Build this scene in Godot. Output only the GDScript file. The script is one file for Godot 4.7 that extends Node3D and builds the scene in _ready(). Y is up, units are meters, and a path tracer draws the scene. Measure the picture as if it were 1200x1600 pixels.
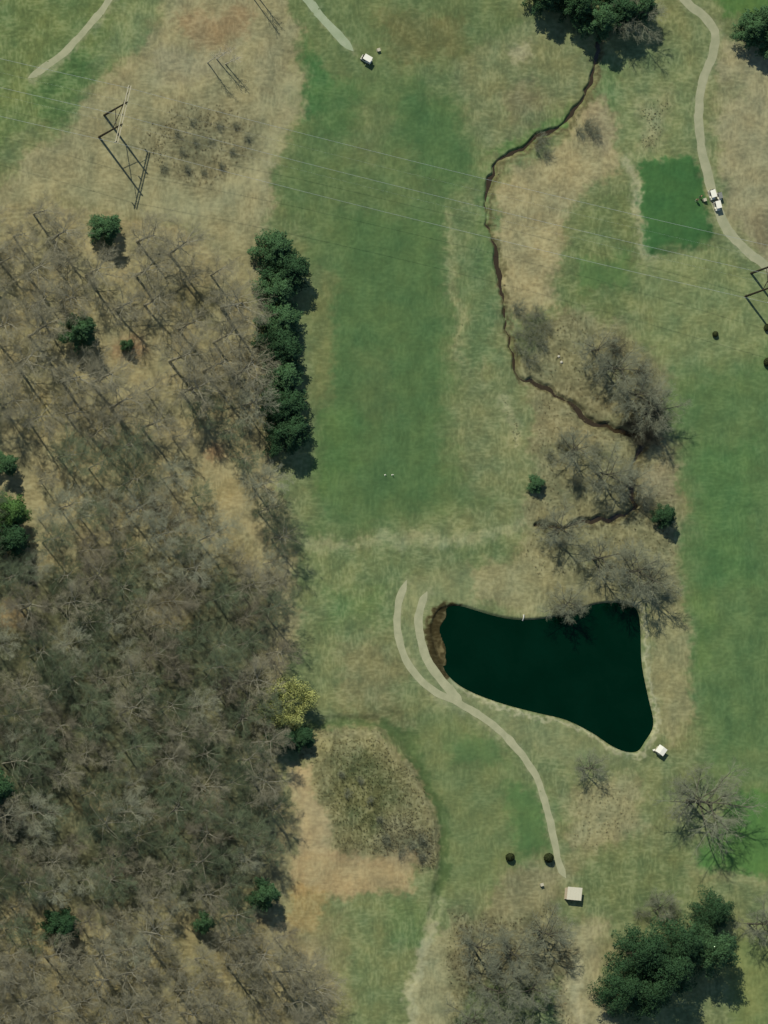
extends Node3D
# A golf course seen straight down from the air in early spring. One photo pixel is 0.15 m of ground.

const S := 0.15
const MARGIN := 80            # photo pixels of ground built beyond each edge of the frame
const GW := 680               # ground grid, cells of 2 photo pixels
const GH := 880
const TW := 1020              # ground colour map, texels of 4/3 photo pixel
const TH := 1320
const MW := 340               # painting grid, cells of 4 photo pixels
const MH := 440
const LEAN := Vector2(0.341, -0.108)      # how far (m, m) a metre of height moves a thing in the picture
const WATER := -0.6

var rng := RandomNumberGenerator.new()
var used := {}
var height := PackedFloat32Array()
var mat := {}
var pond := PackedVector2Array()
var creek := PackedVector2Array()
var path_lines := [
	[[180, -70, 172, -5, 140, 38, 105, 78, 70, 105, 44, 122], 5.0], [[440, -60, 478, -5, 505, 30, 530, 56, 552, 80], 5.0],
	[[1040, -70, 1066, -5, 1095, 22, 1117, 48, 1113, 85, 1097, 130, 1091, 180, 1096, 230, 1106, 275, 1117, 315, 1134, 355, 1160, 385, 1194, 413, 1280, 470], 6.0],
	[[636, 906, 624, 940, 620, 975, 628, 1015, 648, 1052, 676, 1078, 715, 1098, 757, 1122, 800, 1160, 836, 1210, 852, 1255, 864, 1305, 872, 1345, 884, 1372], 4.5],
	[[668, 924, 656, 955, 656, 990, 664, 1022, 682, 1052, 706, 1082, 722, 1099], 5.5]]

# ---------------------------------------------------------------- mesh builder
class MB:
	var v := PackedVector3Array()
	var n := PackedVector3Array()
	var c := PackedColorArray()
	var ix := PackedInt32Array()
	var col := Color(1, 1, 1)
	func vert(p: Vector3, nn: Vector3) -> int:
		v.append(p); n.append(nn); c.append(col)
		return v.size() - 1
	func quad(a: Vector3, b: Vector3, cc: Vector3, d: Vector3, nn := Vector3.ZERO) -> void:
		if nn == Vector3.ZERO:
			nn = (cc - a).cross(b - a).normalized()
		var k := vert(a, nn)
		vert(b, nn); vert(cc, nn); vert(d, nn)
		ix.append_array(PackedInt32Array([k, k + 1, k + 2, k, k + 2, k + 3]))
	func tri(a: Vector3, b: Vector3, cc: Vector3, nn := Vector3.ZERO) -> void:
		if nn == Vector3.ZERO:
			nn = (cc - a).cross(b - a).normalized()
		var k := vert(a, nn)
		vert(b, nn); vert(cc, nn)
		ix.append_array(PackedInt32Array([k, k + 1, k + 2]))
	func tube(p: PackedVector3Array, r: PackedFloat32Array, sides: int, capped := false) -> void:
		var m := p.size()
		var first := v.size()
		var d0 := (p[m - 1] - p[0]).normalized()
		var side := d0.cross(Vector3(0, 0, 1) if absf(d0.z) < 0.8 else Vector3(1, 0, 0)).normalized()
		for i in m:
			var d: Vector3 = (p[mini(i + 1, m - 1)] - p[maxi(i - 1, 0)]).normalized()
			var a := (side - d * side.dot(d)).normalized()
			var b := d.cross(a)
			for s in sides:
				var w := TAU * s / sides
				var nn := a * cos(w) + b * sin(w)
				vert(p[i] + nn * r[i], nn)
		for i in m - 1:
			for s in sides:
				var a0 := first + i * sides + s
				var a1 := first + i * sides + (s + 1) % sides
				ix.append_array(PackedInt32Array([a0, a0 + sides, a1, a1, a0 + sides, a1 + sides]))
		if capped:
			for e in [0, m - 1]:
				var nn2: Vector3 = -d0 if e == 0 else d0
				var ce := vert(p[e], nn2)
				var rim := []
				for s in sides:
					rim.append(vert(v[first + e * sides + s], nn2))
				for s in sides:
					ix.append_array(PackedInt32Array([ce, rim[s], rim[(s + 1) % sides]]))
	func rod(a: Vector3, b: Vector3, r: float, sides := 6, r2 := -1.0) -> void:
		tube(PackedVector3Array([a, b]), PackedFloat32Array([r, r if r2 < 0.0 else r2]), sides, true)
	func box(at: Vector3, size: Vector3, turn := Basis.IDENTITY) -> void:
		# a box with chamfered upright and top edges
		var h := size * 0.5
		var e := minf(minf(h.x, h.z), h.y) * 0.22
		var rings := []
		for lev in [[-h.y, e * 0.0], [h.y - e, 0.0], [h.y, e]]:
			var hx: float = h.x - lev[1]
			var hz: float = h.z - lev[1]
			var ring := []
			for k in [[hx, hz - e], [hx - e, hz], [-hx + e, hz], [-hx, hz - e], [-hx, -hz + e], [-hx + e, -hz], [hx - e, -hz], [hx, -hz + e]]:
				ring.append(at + turn * Vector3(k[0], lev[0], k[1]))
			rings.append(ring)
		for l in 2:
			for k in 8:
				var a: Vector3 = rings[l][k]; var b: Vector3 = rings[l][(k + 1) % 8]
				var cc: Vector3 = rings[l + 1][(k + 1) % 8]; var d: Vector3 = rings[l + 1][k]
				var nn := (cc - a).cross(b - a).normalized()
				if nn.dot((a + cc) * 0.5 - at) < 0: nn = -nn
				quad(a, b, cc, d, nn)
		for l in [0, 2]:
			var up: Vector3 = turn * Vector3(0, 1 if l == 2 else -1, 0)
			for k in range(1, 7):
				tri(rings[l][0], rings[l][k], rings[l][k + 1], up)
	func mesh() -> ArrayMesh:
		for t in range(0, ix.size(), 3):      # faces wound as their normals point
			var i := ix[t]; var j := ix[t + 1]; var k := ix[t + 2]
			if (v[k] - v[i]).cross(v[j] - v[i]).dot(n[i] + n[j] + n[k]) < 0.0:
				ix[t + 1] = k; ix[t + 2] = j
		var a := []
		a.resize(Mesh.ARRAY_MAX)
		a[Mesh.ARRAY_VERTEX] = v; a[Mesh.ARRAY_NORMAL] = n; a[Mesh.ARRAY_COLOR] = c; a[Mesh.ARRAY_INDEX] = ix
		var m := ArrayMesh.new()
		m.add_surface_from_arrays(Mesh.PRIMITIVE_TRIANGLES, a)
		return m

# ---------------------------------------------------------------- scene helpers
func numbered(called: String) -> String:
	if not used.has(called):
		used[called] = 0
		return called
	used[called] += 1
	return "%s_%03d" % [called, used[called]]

func part(called: String, m: Mesh, material: Material, parent: Node) -> MeshInstance3D:
	var o := MeshInstance3D.new()
	o.name = called
	o.mesh = m
	o.material_override = material
	o.cast_shadow = GeometryInstance3D.SHADOW_CASTING_SETTING_ON
	parent.add_child(o, true)
	return o

func thing(called: String, label: String, category: String, at := Vector3.ZERO, turn := 0.0, group := "") -> Node3D:
	var o := Node3D.new()
	o.name = numbered(called)
	add_child(o)
	o.position = at
	o.rotation.y = turn
	tag(o, label, category, group)
	return o

func tag(o: Node, label: String, category := "", group := "", kind := "") -> void:
	o.set_meta("label", label)
	if category: o.set_meta("category", category)
	if group: o.set_meta("group", group)
	if kind: o.set_meta("kind", kind)

func single(called: String, m: Mesh, material: Material) -> MeshInstance3D:
	return part(numbered(called), m, material, self)

func setting(called: String, m: Mesh, material: Material, label: String) -> MeshInstance3D:
	var o := single(called, m, material)
	tag(o, label, "", "", "structure")
	return o

func copy(proto: Node3D, at: Vector3, turn: float, scale_by: Vector3, called: String, label: String, category: String, group := "") -> Node3D:
	var o: Node3D = proto.duplicate()
	o.name = numbered(called)
	add_child(o)
	o.transform = Transform3D(Basis(Vector3.UP, turn) * Basis.from_scale(scale_by), at)
	tag(o, label, category, group)
	return o

func srgb(r: float, g: float, b: float) -> Color:
	return Color(r / 255.0, g / 255.0, b / 255.0)

func lin(r: float, g: float, b: float) -> Color:
	return srgb(r, g, b).srgb_to_linear()

func plain(color: Color, rough := 0.9, metal := 0.0, vertex := false) -> StandardMaterial3D:
	var m := StandardMaterial3D.new()
	m.albedo_color = color
	m.roughness = rough
	m.metallic = metal
	m.metallic_specular = 0.3
	m.vertex_color_use_as_albedo = vertex
	return m

func wx(px: float) -> float: return (px - 600.0) * S
func wz(py: float) -> float: return (py - 800.0) * S

func ground_y(x: float, z: float) -> float:
	var gx := clampf((x / S + 600.0 + MARGIN) / 2.0, 0, GW - 0.01)
	var gz := clampf((z / S + 800.0 + MARGIN) / 2.0, 0, GH - 0.01)
	var i := int(gx); var j := int(gz)
	var fx := gx - i; var fz := gz - j
	var k := j * (GW + 1) + i
	return lerpf(lerpf(height[k], height[k + 1], fx), lerpf(height[k + GW + 1], height[k + GW + 2], fx), fz)

func on_ground(px: float, py: float, up := 0.0) -> Vector3:      # photo pixel of a point at ground level
	var x := wx(px); var z := wz(py)
	return Vector3(x, ground_y(x, z) + up, z)

func under(px: float, py: float, h: float) -> Vector3:           # the foot of a thing whose point at height h shows at that pixel
	return on_ground(px - LEAN.x * h / S, py - LEAN.y * h / S)

func smooth_line(p: PackedVector2Array, closed: bool, steps: int) -> PackedVector2Array:
	var out := PackedVector2Array()
	var m := p.size()
	for i in (m if closed else m - 1):
		var a := p[(i - 1 + m) % m] if closed or i > 0 else p[0]
		var d := p[(i + 2) % m] if closed or i < m - 2 else p[m - 1]
		for s in steps:
			out.append(p[i].cubic_interpolate(p[(i + 1) % m], a, d, float(s) / steps))
	if not closed: out.append(p[m - 1])
	return out

func xy(a: Array) -> PackedVector2Array:
	var out := PackedVector2Array()
	for i in range(0, a.size(), 2):
		out.append(Vector2(a[i], a[i + 1]))
	return out

func signed_distance(p: Vector2, poly: PackedVector2Array) -> float:      # negative inside
	var d := 1e9
	var inside := false
	var b := poly[poly.size() - 1]
	for a in poly:
		var e := b - a
		var w := p - a
		var t := clampf(w.dot(e) / maxf(e.length_squared(), 1e-6), 0.0, 1.0)
		d = minf(d, (w - e * t).length_squared())
		if (a.y > p.y) != (b.y > p.y) and p.x < (b.x - a.x) * (p.y - a.y) / (b.y - a.y) + a.x:
			inside = not inside
		b = a
	return -sqrt(d) if inside else sqrt(d)

func line_distance(p: Vector2, line: PackedVector2Array) -> float:
	var d := 1e9
	for i in line.size() - 1:
		var e := line[i + 1] - line[i]
		var w := p - line[i]
		var t := clampf(w.dot(e) / maxf(e.length_squared(), 1e-6), 0.0, 1.0)
		d = minf(d, (w - e * t).length_squared())
	return sqrt(d)

# ---------------------------------------------------------------- camera and light
func camera_and_light() -> void:
	var cam := Camera3D.new()
	cam.name = "camera"
	add_child(cam)
	var up := 1500.0
	cam.projection = Camera3D.PROJECTION_FRUSTUM       # the picture is rectified: the film lies level while the lens stands off to one side
	cam.near = 100.0
	cam.far = 6000.0
	cam.size = 240.0 / up * cam.near
	cam.frustum_offset = Vector2(LEAN.x, -LEAN.y) * cam.near
	cam.position = Vector3(-LEAN.x * up, up, -LEAN.y * up)
	cam.rotation_degrees = Vector3(-90, 0, 0)
	cam.current = true

	var sky_material := ProceduralSkyMaterial.new()
	sky_material.sky_top_color = srgb(104, 136, 178)
	sky_material.sky_horizon_color = srgb(186, 204, 222)
	sky_material.sky_curve = 0.16
	sky_material.ground_bottom_color = srgb(90, 96, 70)
	sky_material.ground_horizon_color = srgb(150, 160, 150)
	var sky := Sky.new()
	sky.sky_material = sky_material
	var env := Environment.new()
	env.background_mode = Environment.BG_SKY
	env.sky = sky
	env.background_energy_multiplier = 0.66
	env.tonemap_mode = Environment.TONE_MAPPER_LINEAR
	env.tonemap_exposure = 0.94
	env.sdfgi_enabled = true
	env.ssao_enabled = true
	env.ssil_enabled = true
	var we := WorldEnvironment.new()
	we.name = "environment"
	we.environment = env
	add_child(we)

	var sun := DirectionalLight3D.new()
	sun.name = "sun"
	add_child(sun)
	sun.light_energy = 1.3
	sun.light_color = Color(1.0, 0.985, 0.93)
	sun.light_angular_distance = 0.53
	sun.shadow_enabled = true
	# the poles of the power line throw shadows 0.955 of their height towards +x +z
	sun.look_at_from_position(Vector3.ZERO, Vector3(0.567, -1.0, 0.768), Vector3.UP)

# ---------------------------------------------------------------- ground: relief and colour
func make_height() -> void:
	var nz := FastNoiseLite.new()
	nz.seed = 11; nz.frequency = 0.012; nz.fractal_octaves = 3
	var fine := FastNoiseLite.new()
	fine.seed = 12; fine.frequency = 0.18; fine.fractal_octaves = 2
	height.resize((GW + 1) * (GH + 1))
	for j in GH + 1:
		for i in GW + 1:
			height[j * (GW + 1) + i] = nz.get_noise_2d(i * 0.3, j * 0.3) * 0.45 + fine.get_noise_2d(i, j) * 0.05
	# teeing ground and the brushy mound stand a little higher than their surroundings
	for b in [[xy([998, 248, 1082, 246, 1094, 290, 1112, 352, 1108, 388, 1012, 396, 1000, 330]), 0.45, 9.0],
			[xy([475, 1160, 520, 1138, 590, 1142, 640, 1190, 684, 1290, 668, 1348, 520, 1335, 480, 1295, 462, 1220]), 1.3, 34.0],
			[xy([905, 405, 985, 400, 992, 445, 910, 455]), 0.25, 12.0],
			[xy([700, 1150, 780, 1150, 785, 1195, 705, 1195]), 0.25, 14.0],
			[xy([790, 1230, 850, 1230, 862, 1330, 800, 1335]), 0.3, 14.0]]:
		lift(b[0], b[1], b[2])
	var ditch := xy([476, 1138, 520, 1126, 590, 1127, 630, 1153, 656, 1210, 688, 1280, 693, 1350, 676, 1430])
	for j in range(590, 770):
		for i in range(270, 400):
			var dd := line_distance(Vector2(i * 2 - MARGIN, j * 2 - MARGIN), ditch) * S
			if dd < 2.0: height[j * (GW + 1) + i] -= 0.55 * (1.0 - smoothstep(0.2, 1.9, dd))
	# creek bed
	var near := PackedFloat32Array()
	near.resize(height.size()); near.fill(9.0)
	for k in creek.size() - 1:
		var n := int(ceil(creek[k].distance_to(creek[k + 1])))
		for s in n:
			var q := creek[k].lerp(creek[k + 1], float(s) / n)
			var gi := int((q.x + MARGIN) / 2.0); var gj := int((q.y + MARGIN) / 2.0)
			for dj in range(-6, 7):
				for di in range(-6, 7):
					var i := gi + di; var j := gj + dj
					if i < 0 or j < 0 or i > GW or j > GH: continue
					var d := Vector2(i * 2 - MARGIN, j * 2 - MARGIN).distance_to(q) * S
					var at := j * (GW + 1) + i
					if d < near[at]: near[at] = d
	for k in near.size():
		if near[k] < 1.8:
			var lower := smoothstep(585.0, 640.0, (k / (GW + 1)) * 2.0 - MARGIN)
			var w := 0.36 + 0.2 * lower + 0.75 * nz.get_noise_2d((k % (GW + 1)) * 3.0, (k / (GW + 1)) * 3.0)
			height[k] -= (0.75 + 0.2 * lower) * (1.0 - smoothstep(w - 0.2, w + 0.45, near[k]))
	# pond basin: steep bank, a shelf of mud at the western end
	var box := Rect2(640, 910, 420, 300)
	for j in range(int((box.position.y + MARGIN) / 2), int((box.end.y + MARGIN) / 2)):
		for i in range(int((box.position.x + MARGIN) / 2), int((box.end.x + MARGIN) / 2)):
			var q := Vector2(i * 2 - MARGIN, j * 2 - MARGIN)
			var d := -signed_distance(q, pond) * S
			if d < -3.0: continue
			var at := j * (GW + 1) + i
			height[at] = lerpf(0.0, height[at], clampf(-d / 3.0, 0.0, 1.0)) if d < 0.0 else 0.0
			if d <= 0.0: continue
			var bed := -0.85 - 1.2 * smoothstep(0.6, 5.0, d)
			var west := (1.0 - smoothstep(696, 708, q.x)) * (1.0 - smoothstep(1036, 1054, q.y)) 
			bed = lerpf(bed, WATER + 0.06 + fine.get_noise_2d(i, j) * 0.06, west * (1.0 - smoothstep(2.9, 3.4, d + 0.3 * sin(q.y * 0.11))))
			height[at] = bed * smoothstep(0.0, 0.75, d)

func lift(poly: PackedVector2Array, by: float, soft: float) -> void:
	var box := Rect2(poly[0], Vector2.ZERO)
	for p in poly: box = box.expand(p)
	box = box.grow(soft)
	for j in range(int((box.position.y + MARGIN) / 2), int((box.end.y + MARGIN) / 2) + 1):
		for i in range(int((box.position.x + MARGIN) / 2), int((box.end.x + MARGIN) / 2) + 1):
			if i < 0 or j < 0 or i > GW or j > GH: continue
			var d := signed_distance(Vector2(i * 2 - MARGIN, j * 2 - MARGIN), poly)
			height[j * (GW + 1) + i] += by * (1.0 - smoothstep(-soft, soft * 0.6, d))

var paint_r := PackedFloat32Array()
var paint_g := PackedFloat32Array()
var paint_b := PackedFloat32Array()
var paint_a := PackedFloat32Array()     # how mottled the growth is
var warp_x: PackedByteArray
var warp_y: PackedByteArray

func noise_bytes(w: int, h: int, seed_: int, freq: float, octaves: int) -> PackedByteArray:
	var nz := FastNoiseLite.new()
	nz.noise_type = FastNoiseLite.TYPE_SIMPLEX_SMOOTH
	nz.seed = seed_; nz.frequency = freq; nz.fractal_octaves = octaves
	var im := nz.get_image(w, h, false, false, true)
	im.convert(Image.FORMAT_L8)
	return im.get_data()

func lay(points: Array, color: Array, soft := 12.0, cover := 1.0, mottle := -1.0, wide := -1.0) -> void:
	# growth of one colour inside an outline, or along a line when wide is given
	var poly := xy(points)
	var box := Rect2(poly[0], Vector2.ZERO)
	for p in poly: box = box.expand(p)
	box = box.grow(soft + 16.0 + maxf(wide, 0.0))
	var i0 := clampi(int((box.position.x + MARGIN) / 4.0), 0, MW - 1); var i1 := clampi(int((box.end.x + MARGIN) / 4.0), 0, MW - 1)
	var j0 := clampi(int((box.position.y + MARGIN) / 4.0), 0, MH - 1); var j1 := clampi(int((box.end.y + MARGIN) / 4.0), 0, MH - 1)
	var sway := 0.14 * clampf(soft / 14.0, 0.25, 1.0)
	var cr: float = color[0]; var cg: float = color[1]; var cb: float = color[2]
	for j in range(j0, j1 + 1):
		for i in range(i0, i1 + 1):
			var k := j * MW + i
			var q := Vector2(i * 4.0 - MARGIN + (warp_x[k] - 128) * sway, j * 4.0 - MARGIN + (warp_y[k] - 128) * sway)
			var d := line_distance(q, poly) - wide if wide >= 0.0 else signed_distance(q, poly)
			var t := cover * (1.0 - smoothstep(-soft, soft, d))
			if t < 0.004: continue
			paint_r[k] += (cr - paint_r[k]) * t
			paint_g[k] += (cg - paint_g[k]) * t
			paint_b[k] += (cb - paint_b[k]) * t
			if mottle >= 0.0: paint_a[k] += (mottle - paint_a[k]) * t

func paint_ground() -> void:
	for a in [paint_r, paint_g, paint_b, paint_a]: a.resize(MW * MH)
	paint_r.fill(110); paint_g.fill(119); paint_b.fill(80); paint_a.fill(1.0)
	warp_x = noise_bytes(MW, MH, 21, 0.05, 3)
	warp_y = noise_bytes(MW, MH, 22, 0.05, 3)
	# north-west: mown grass, then the dry slope under the power line
	lay([-90, -90, 250, -90, 230, 10, 140, 110, 60, 190, -90, 290], [103, 117, 72], 16)
	lay([40, 130, 110, 80, 170, 80, 150, 130, 70, 190], [78, 106, 63], 18, 0.8)
	lay([-90, 130, 40, 130, 20, 210, -90, 240], [108, 122, 74], 14, 0.7)
	lay([170, 0, 265, 0, 215, 75, 150, 100], [112, 124, 84], 14, 0.8)
	lay([-90, 320, 30, 255, 110, 180, 180, 100, 235, 50, 290, -90, 420, -90, 462, 30, 476, 120, 452, 200, 432, 270, 414, 350, 398, 480, 330, 420, 300, 350, 200, 330, 100, 310, -90, 350], [143, 133, 98], 12, 1.0, 1.0)
	lay([215, 190, 290, 150, 370, 165, 400, 225, 340, 290, 240, 290], [118, 112, 84], 26, 0.8, 1.3)
	lay([270, 20, 390, 0, 380, 60, 300, 70], [158, 120, 88], 16, 0.8)
	lay([250, 80, 360, 70, 350, 120, 240, 125], [146, 136, 108], 14, 0.6)
	lay([395, 60, 440, 40, 440, 110, 400, 180], [140, 130, 98], 14, 0.7)
	lay([455, 130, 440, 210, 395, 280, 320, 318, 240, 322], [154, 146, 110], 15, 0.9, 0.7, 15)
	lay([300, 300, 230, 310, 120, 290, 30, 300], [146, 138, 102], 12, 0.5, 0.8, 8)
	# the long fairway
	lay([440, -90, 800, -90, 800, 60, 700, 110, 600, 100, 470, 90, 462, 20], [98, 112, 72], 14, 1.0, 0.8)
	lay([590, 20, 720, 20, 720, 90, 610, 100], [104, 105, 68], 20, 0.8)
	lay([472, 60, 530, 100, 600, 100, 690, 125, 742, 200, 748, 265, 705, 330, 695, 420, 698, 520, 702, 620, 706, 720, 760, 770, 700, 800, 620, 822, 490, 836, 474, 760, 486, 700, 486, 560, 486, 450, 470, 380, 440, 330, 440, 250, 468, 180], [93, 111, 70], 26, 1.0, 0.65)
	lay([478, 60, 500, 100, 520, 130, 500, 170, 470, 190, 474, 110], [68, 104, 60], 8, 0.8)
	lay([640, 130, 690, 150, 735, 230, 730, 270, 690, 300, 650, 250, 620, 190], [74, 104, 64], 22, 0.7, 0.5)
	lay([480, 130, 560, 120, 570, 190, 500, 215], [76, 106, 64], 16, 0.7)
	lay([540, 160, 600, 150, 600, 250, 545, 260], [104, 112, 74], 18, 0.5)
	lay([530, 330, 690, 330, 692, 500, 695, 760, 600, 805, 500, 800, 510, 620, 520, 480], [80, 106, 65], 26, 0.8, 0.5)
	lay([485, 420, 520, 420, 515, 620, 490, 640], [112, 114, 74], 12, 0.6)
	lay([560, 540, 610, 540, 610, 650, 560, 650], [92, 107, 68], 18, 0.5)
	lay([500, 640, 560, 640, 555, 740, 490, 770], [84, 112, 64], 14, 0.5)
	lay([706, 330, 700, 400, 710, 470, 716, 560], [142, 142, 102], 9, 0.6, 1.4, 5)
	lay([757, 530, 755, 600], [142, 140, 104], 6, 0.6, 1.0, 2)
	lay([568, 160, 575, 260], [124, 130, 90], 6, 0.5, 0.8, 2)
	lay([720, 330, 770, 330, 775, 460, 770, 560, 725, 560], [92, 113, 74], 14, 0.7, 0.8)
	lay([740, 600, 830, 620, 830, 760, 740, 760, 720, 660], [114, 121, 83], 20, 0.7)
	lay([785, 620, 800, 690], [160, 156, 120], 10, 0.6, 1.5, 6)
	lay([490, 842, 560, 846, 640, 838, 740, 840, 840, 800], [143, 145, 106], 10, 0.95, 0.9, 8)
	lay([700, 860, 790, 830, 800, 870, 750, 890], [98, 115, 74], 14, 0.6)
	lay([480, 850, 640, 850, 650, 900, 620, 960, 500, 1000, 470, 900], [107, 120, 79], 18, 0.8)
	lay([500, 920, 600, 910, 600, 960, 510, 975], [94, 118, 72], 18, 0.6)
	lay([520, 1005, 610, 990, 640, 1060, 600, 1100, 530, 1095], [128, 121, 86], 20, 0.6)
	lay([540, 1100, 620, 1090, 660, 1120, 640, 1150, 560, 1130], [100, 98, 66], 14, 0.5)
	# north: rough on both sides of the creek
	lay([700, 100, 830, 20, 930, 80, 900, 150, 830, 205, 770, 240, 745, 200], [113, 119, 82], 16)
	lay([780, 140, 830, 110, 860, 160, 800, 190], [116, 110, 82], 16, 0.7)
	lay([795, 80, 830, 60, 830, 85, 800, 100], [165, 158, 128], 8, 0.6)
	lay([755, 235, 800, 215, 860, 185, 885, 165, 880, 190, 800, 240], [88, 116, 66], 7, 0.8)
	lay([745, 270, 770, 250, 762, 330, 770, 420, 745, 420], [96, 118, 74], 9, 0.7)
	lay([935, 80, 1060, 60, 1085, 150, 1080, 240, 980, 250, 945, 190], [111, 122, 82], 16)
	lay([940, 90, 965, 90, 970, 160, 945, 180], [96, 118, 74], 12, 0.7)
	lay([1000, 150, 1040, 150, 1030, 220, 995, 225], [146, 140, 106], 16, 0.6, 1.5)
	lay([775, 300, 800, 258, 860, 240, 900, 170, 935, 160, 962, 205, 960, 260, 905, 300, 872, 380, 862, 470, 815, 500, 790, 470, 778, 400], [154, 138, 101], 9, 1.0, 1.1)
	lay([910, 170, 945, 150, 960, 230, 930, 240], [150, 130, 100], 12, 0.7)
	lay([870, 390, 940, 300, 985, 290, 1000, 400, 1000, 480, 900, 490, 868, 460], [104, 116, 74], 16, 0.9)
	lay([905, 400, 985, 395, 992, 445, 910, 455], [84, 111, 66], 14, 0.8, 0.4)
	lay([975, 240, 998, 310, 1015, 400], [158, 155, 120], 8, 0.95, 0.9, 7)
	lay([1060, -90, 1300, -90, 1300, 30, 1130, 30, 1120, 0], [84, 112, 62], 12, 1.0, 0.5)
	lay([1000, -90, 1070, -90, 1080, 60, 1020, 60], [112, 118, 78], 12, 0.8)
	lay([1125, 60, 1300, 60, 1300, 480, 1195, 420, 1135, 330, 1115, 200], [144, 136, 103], 12, 1.0, 1.0)
	lay([1105, 120, 1150, 110, 1160, 150, 1110, 165], [122, 126, 90], 12, 0.6)
	lay([1160, 340, 1210, 330, 1210, 400, 1180, 390], [112, 102, 78], 10, 0.6)
	lay([998, 248, 1082, 246, 1094, 290, 1112, 352, 1108, 388, 1012, 396, 1000, 330], [67, 102, 59], 5, 1.0, 0.45)
	# east
	lay([1000, 400, 1130, 380, 1200, 440, 1300, 480, 1300, 600, 1060, 620, 1000, 560], [114, 125, 83], 18, 1.0, 0.9)
	lay([1050, 590, 1130, 575, 1200, 540, 1300, 540, 1300, 1240, 1140, 1220, 1090, 1170, 1072, 1060, 1070, 940, 1058, 800], [88, 111, 69], 34, 1.0, 0.6)
	lay([1090, 700, 1180, 680, 1180, 900, 1100, 920], [78, 112, 66], 24, 0.6)
	lay([1080, 900, 1110, 930, 1110, 1040, 1080, 1040], [92, 116, 66], 14, 0.5)
	lay([1010, 950, 1060, 930, 1072, 1000, 1078, 1110, 1050, 1160, 1028, 1120, 1012, 1050], [140, 133, 95], 10, 0.9)
	lay([1130, 1170, 1300, 1180, 1300, 1250, 1140, 1240], [104, 120, 76], 12, 0.7)
	lay([1112, 1285, 1140, 1240, 1170, 1230, 1300, 1225, 1300, 1372, 1120, 1360, 1088, 1345, 1095, 1310], [83, 117, 63], 12, 0.95, 0.4)
	lay([1080, 1350, 1130, 1372, 1300, 1382], [138, 138, 96], 8, 0.7, 0.8, 8)
	# creek thicket and pond banks
	lay([815, 560, 870, 480, 960, 500, 1030, 560, 1045, 680, 1060, 800, 1060, 940, 1010, 950, 860, 970, 820, 870, 830, 760, 830, 640], [124, 118, 86], 16, 0.9, 1.2)
	lay([830, 615, 900, 650, 960, 690, 900, 700, 830, 680], [138, 126, 92], 12, 0.7)
	lay([870, 610, 940, 560, 970, 640, 930, 660], [118, 108, 78], 12, 0.7)
	lay([1000, 730, 1060, 720, 1060, 780, 1005, 790], [138, 122, 96], 12, 0.6)
	lay([740, 880, 860, 860, 850, 950, 780, 955, 740, 930], [142, 134, 97], 14, 0.9)
	lay([640, 900, 740, 880, 740, 940, 690, 935, 660, 970, 670, 1040, 720, 1080, 880, 1130, 990, 1190, 900, 1200, 700, 1110, 640, 1050, 630, 960], [122, 129, 91], 12, 0.8, 0.7)
	# south of the pond
	lay([650, 1110, 760, 1130, 830, 1210, 860, 1340, 700, 1400, 690, 1280, 640, 1180], [104, 116, 75], 16, 0.95, 0.7)
	lay([700, 1150, 780, 1150, 785, 1195, 705, 1195], [88, 112, 69], 16, 0.8, 0.4)
	lay([790, 1230, 850, 1230, 862, 1330, 800, 1335], [82, 110, 66], 16, 0.85, 0.4)
	lay([880, 1230, 990, 1210, 1010, 1280, 960, 1320, 890, 1330], [146, 136, 100], 18, 0.85, 1.2)
	lay([890, 1330, 1080, 1320, 1080, 1400, 960, 1440, 920, 1410], [104, 115, 74], 20, 0.8)
	lay([860, 1350, 900, 1330, 900, 1400, 860, 1410], [132, 126, 92], 12, 0.6)
	lay([780, 1350, 880, 1360, 870, 1420, 770, 1430], [134, 122, 92], 14, 0.7)
	lay([700, 1430, 870, 1420, 900, 1500, 890, 1690, 700, 1690], [118, 110, 82], 16, 0.9, 1.4)
	lay([720, 1545, 890, 1530, 885, 1690, 700, 1690], [86, 104, 66], 18, 0.8, 1.2)
	lay([870, 1450, 950, 1440, 945, 1540, 980, 1690, 860, 1690, 880, 1540], [150, 138, 104], 14, 0.9)
	lay([895, 1500, 905, 1600, 900, 1690], [172, 164, 130], 8, 0.7, 0.8, 7)
	lay([1130, 1470, 1300, 1440, 1300, 1690, 1140, 1690], [112, 122, 74], 12, 0.9, 0.6)
	lay([600, 1122, 640, 1150, 664, 1215, 690, 1290, 690, 1370, 668, 1450], [78, 97, 59], 9, 0.9, 0.5, 8)
	lay([480, 1420, 690, 1380, 680, 1470, 640, 1690, 480, 1690], [110, 120, 79], 16, 0.9, 0.9)
	lay([600, 1410, 680, 1400, 670, 1470, 610, 1480], [92, 114, 70], 14, 0.6)
	lay([650, 1480, 700, 1440, 705, 1690, 640, 1690], [148, 140, 106], 12, 0.8)
	lay([684, 1400, 655, 1490, 642, 1560, 645, 1690], [164, 161, 126], 7, 0.9, 0.6, 8)
	# the brushy mound
	lay([470, 1150, 520, 1132, 590, 1138, 645, 1190, 690, 1290, 672, 1352, 520, 1345, 478, 1305, 458, 1220], [122, 117, 82], 6, 1.0, 1.3)
	lay([510, 1190, 580, 1170, 620, 1230, 600, 1300, 540, 1290], [92, 96, 62], 24, 0.85, 1.4)
	lay([590, 1270, 670, 1300, 660, 1345, 590, 1340], [108, 106, 82], 14, 0.7, 1.8)
	lay([452, 1195, 474, 1190, 496, 1255, 530, 1335, 466, 1340, 452, 1260], [184, 150, 112], 9, 0.9, 0.7)
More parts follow.
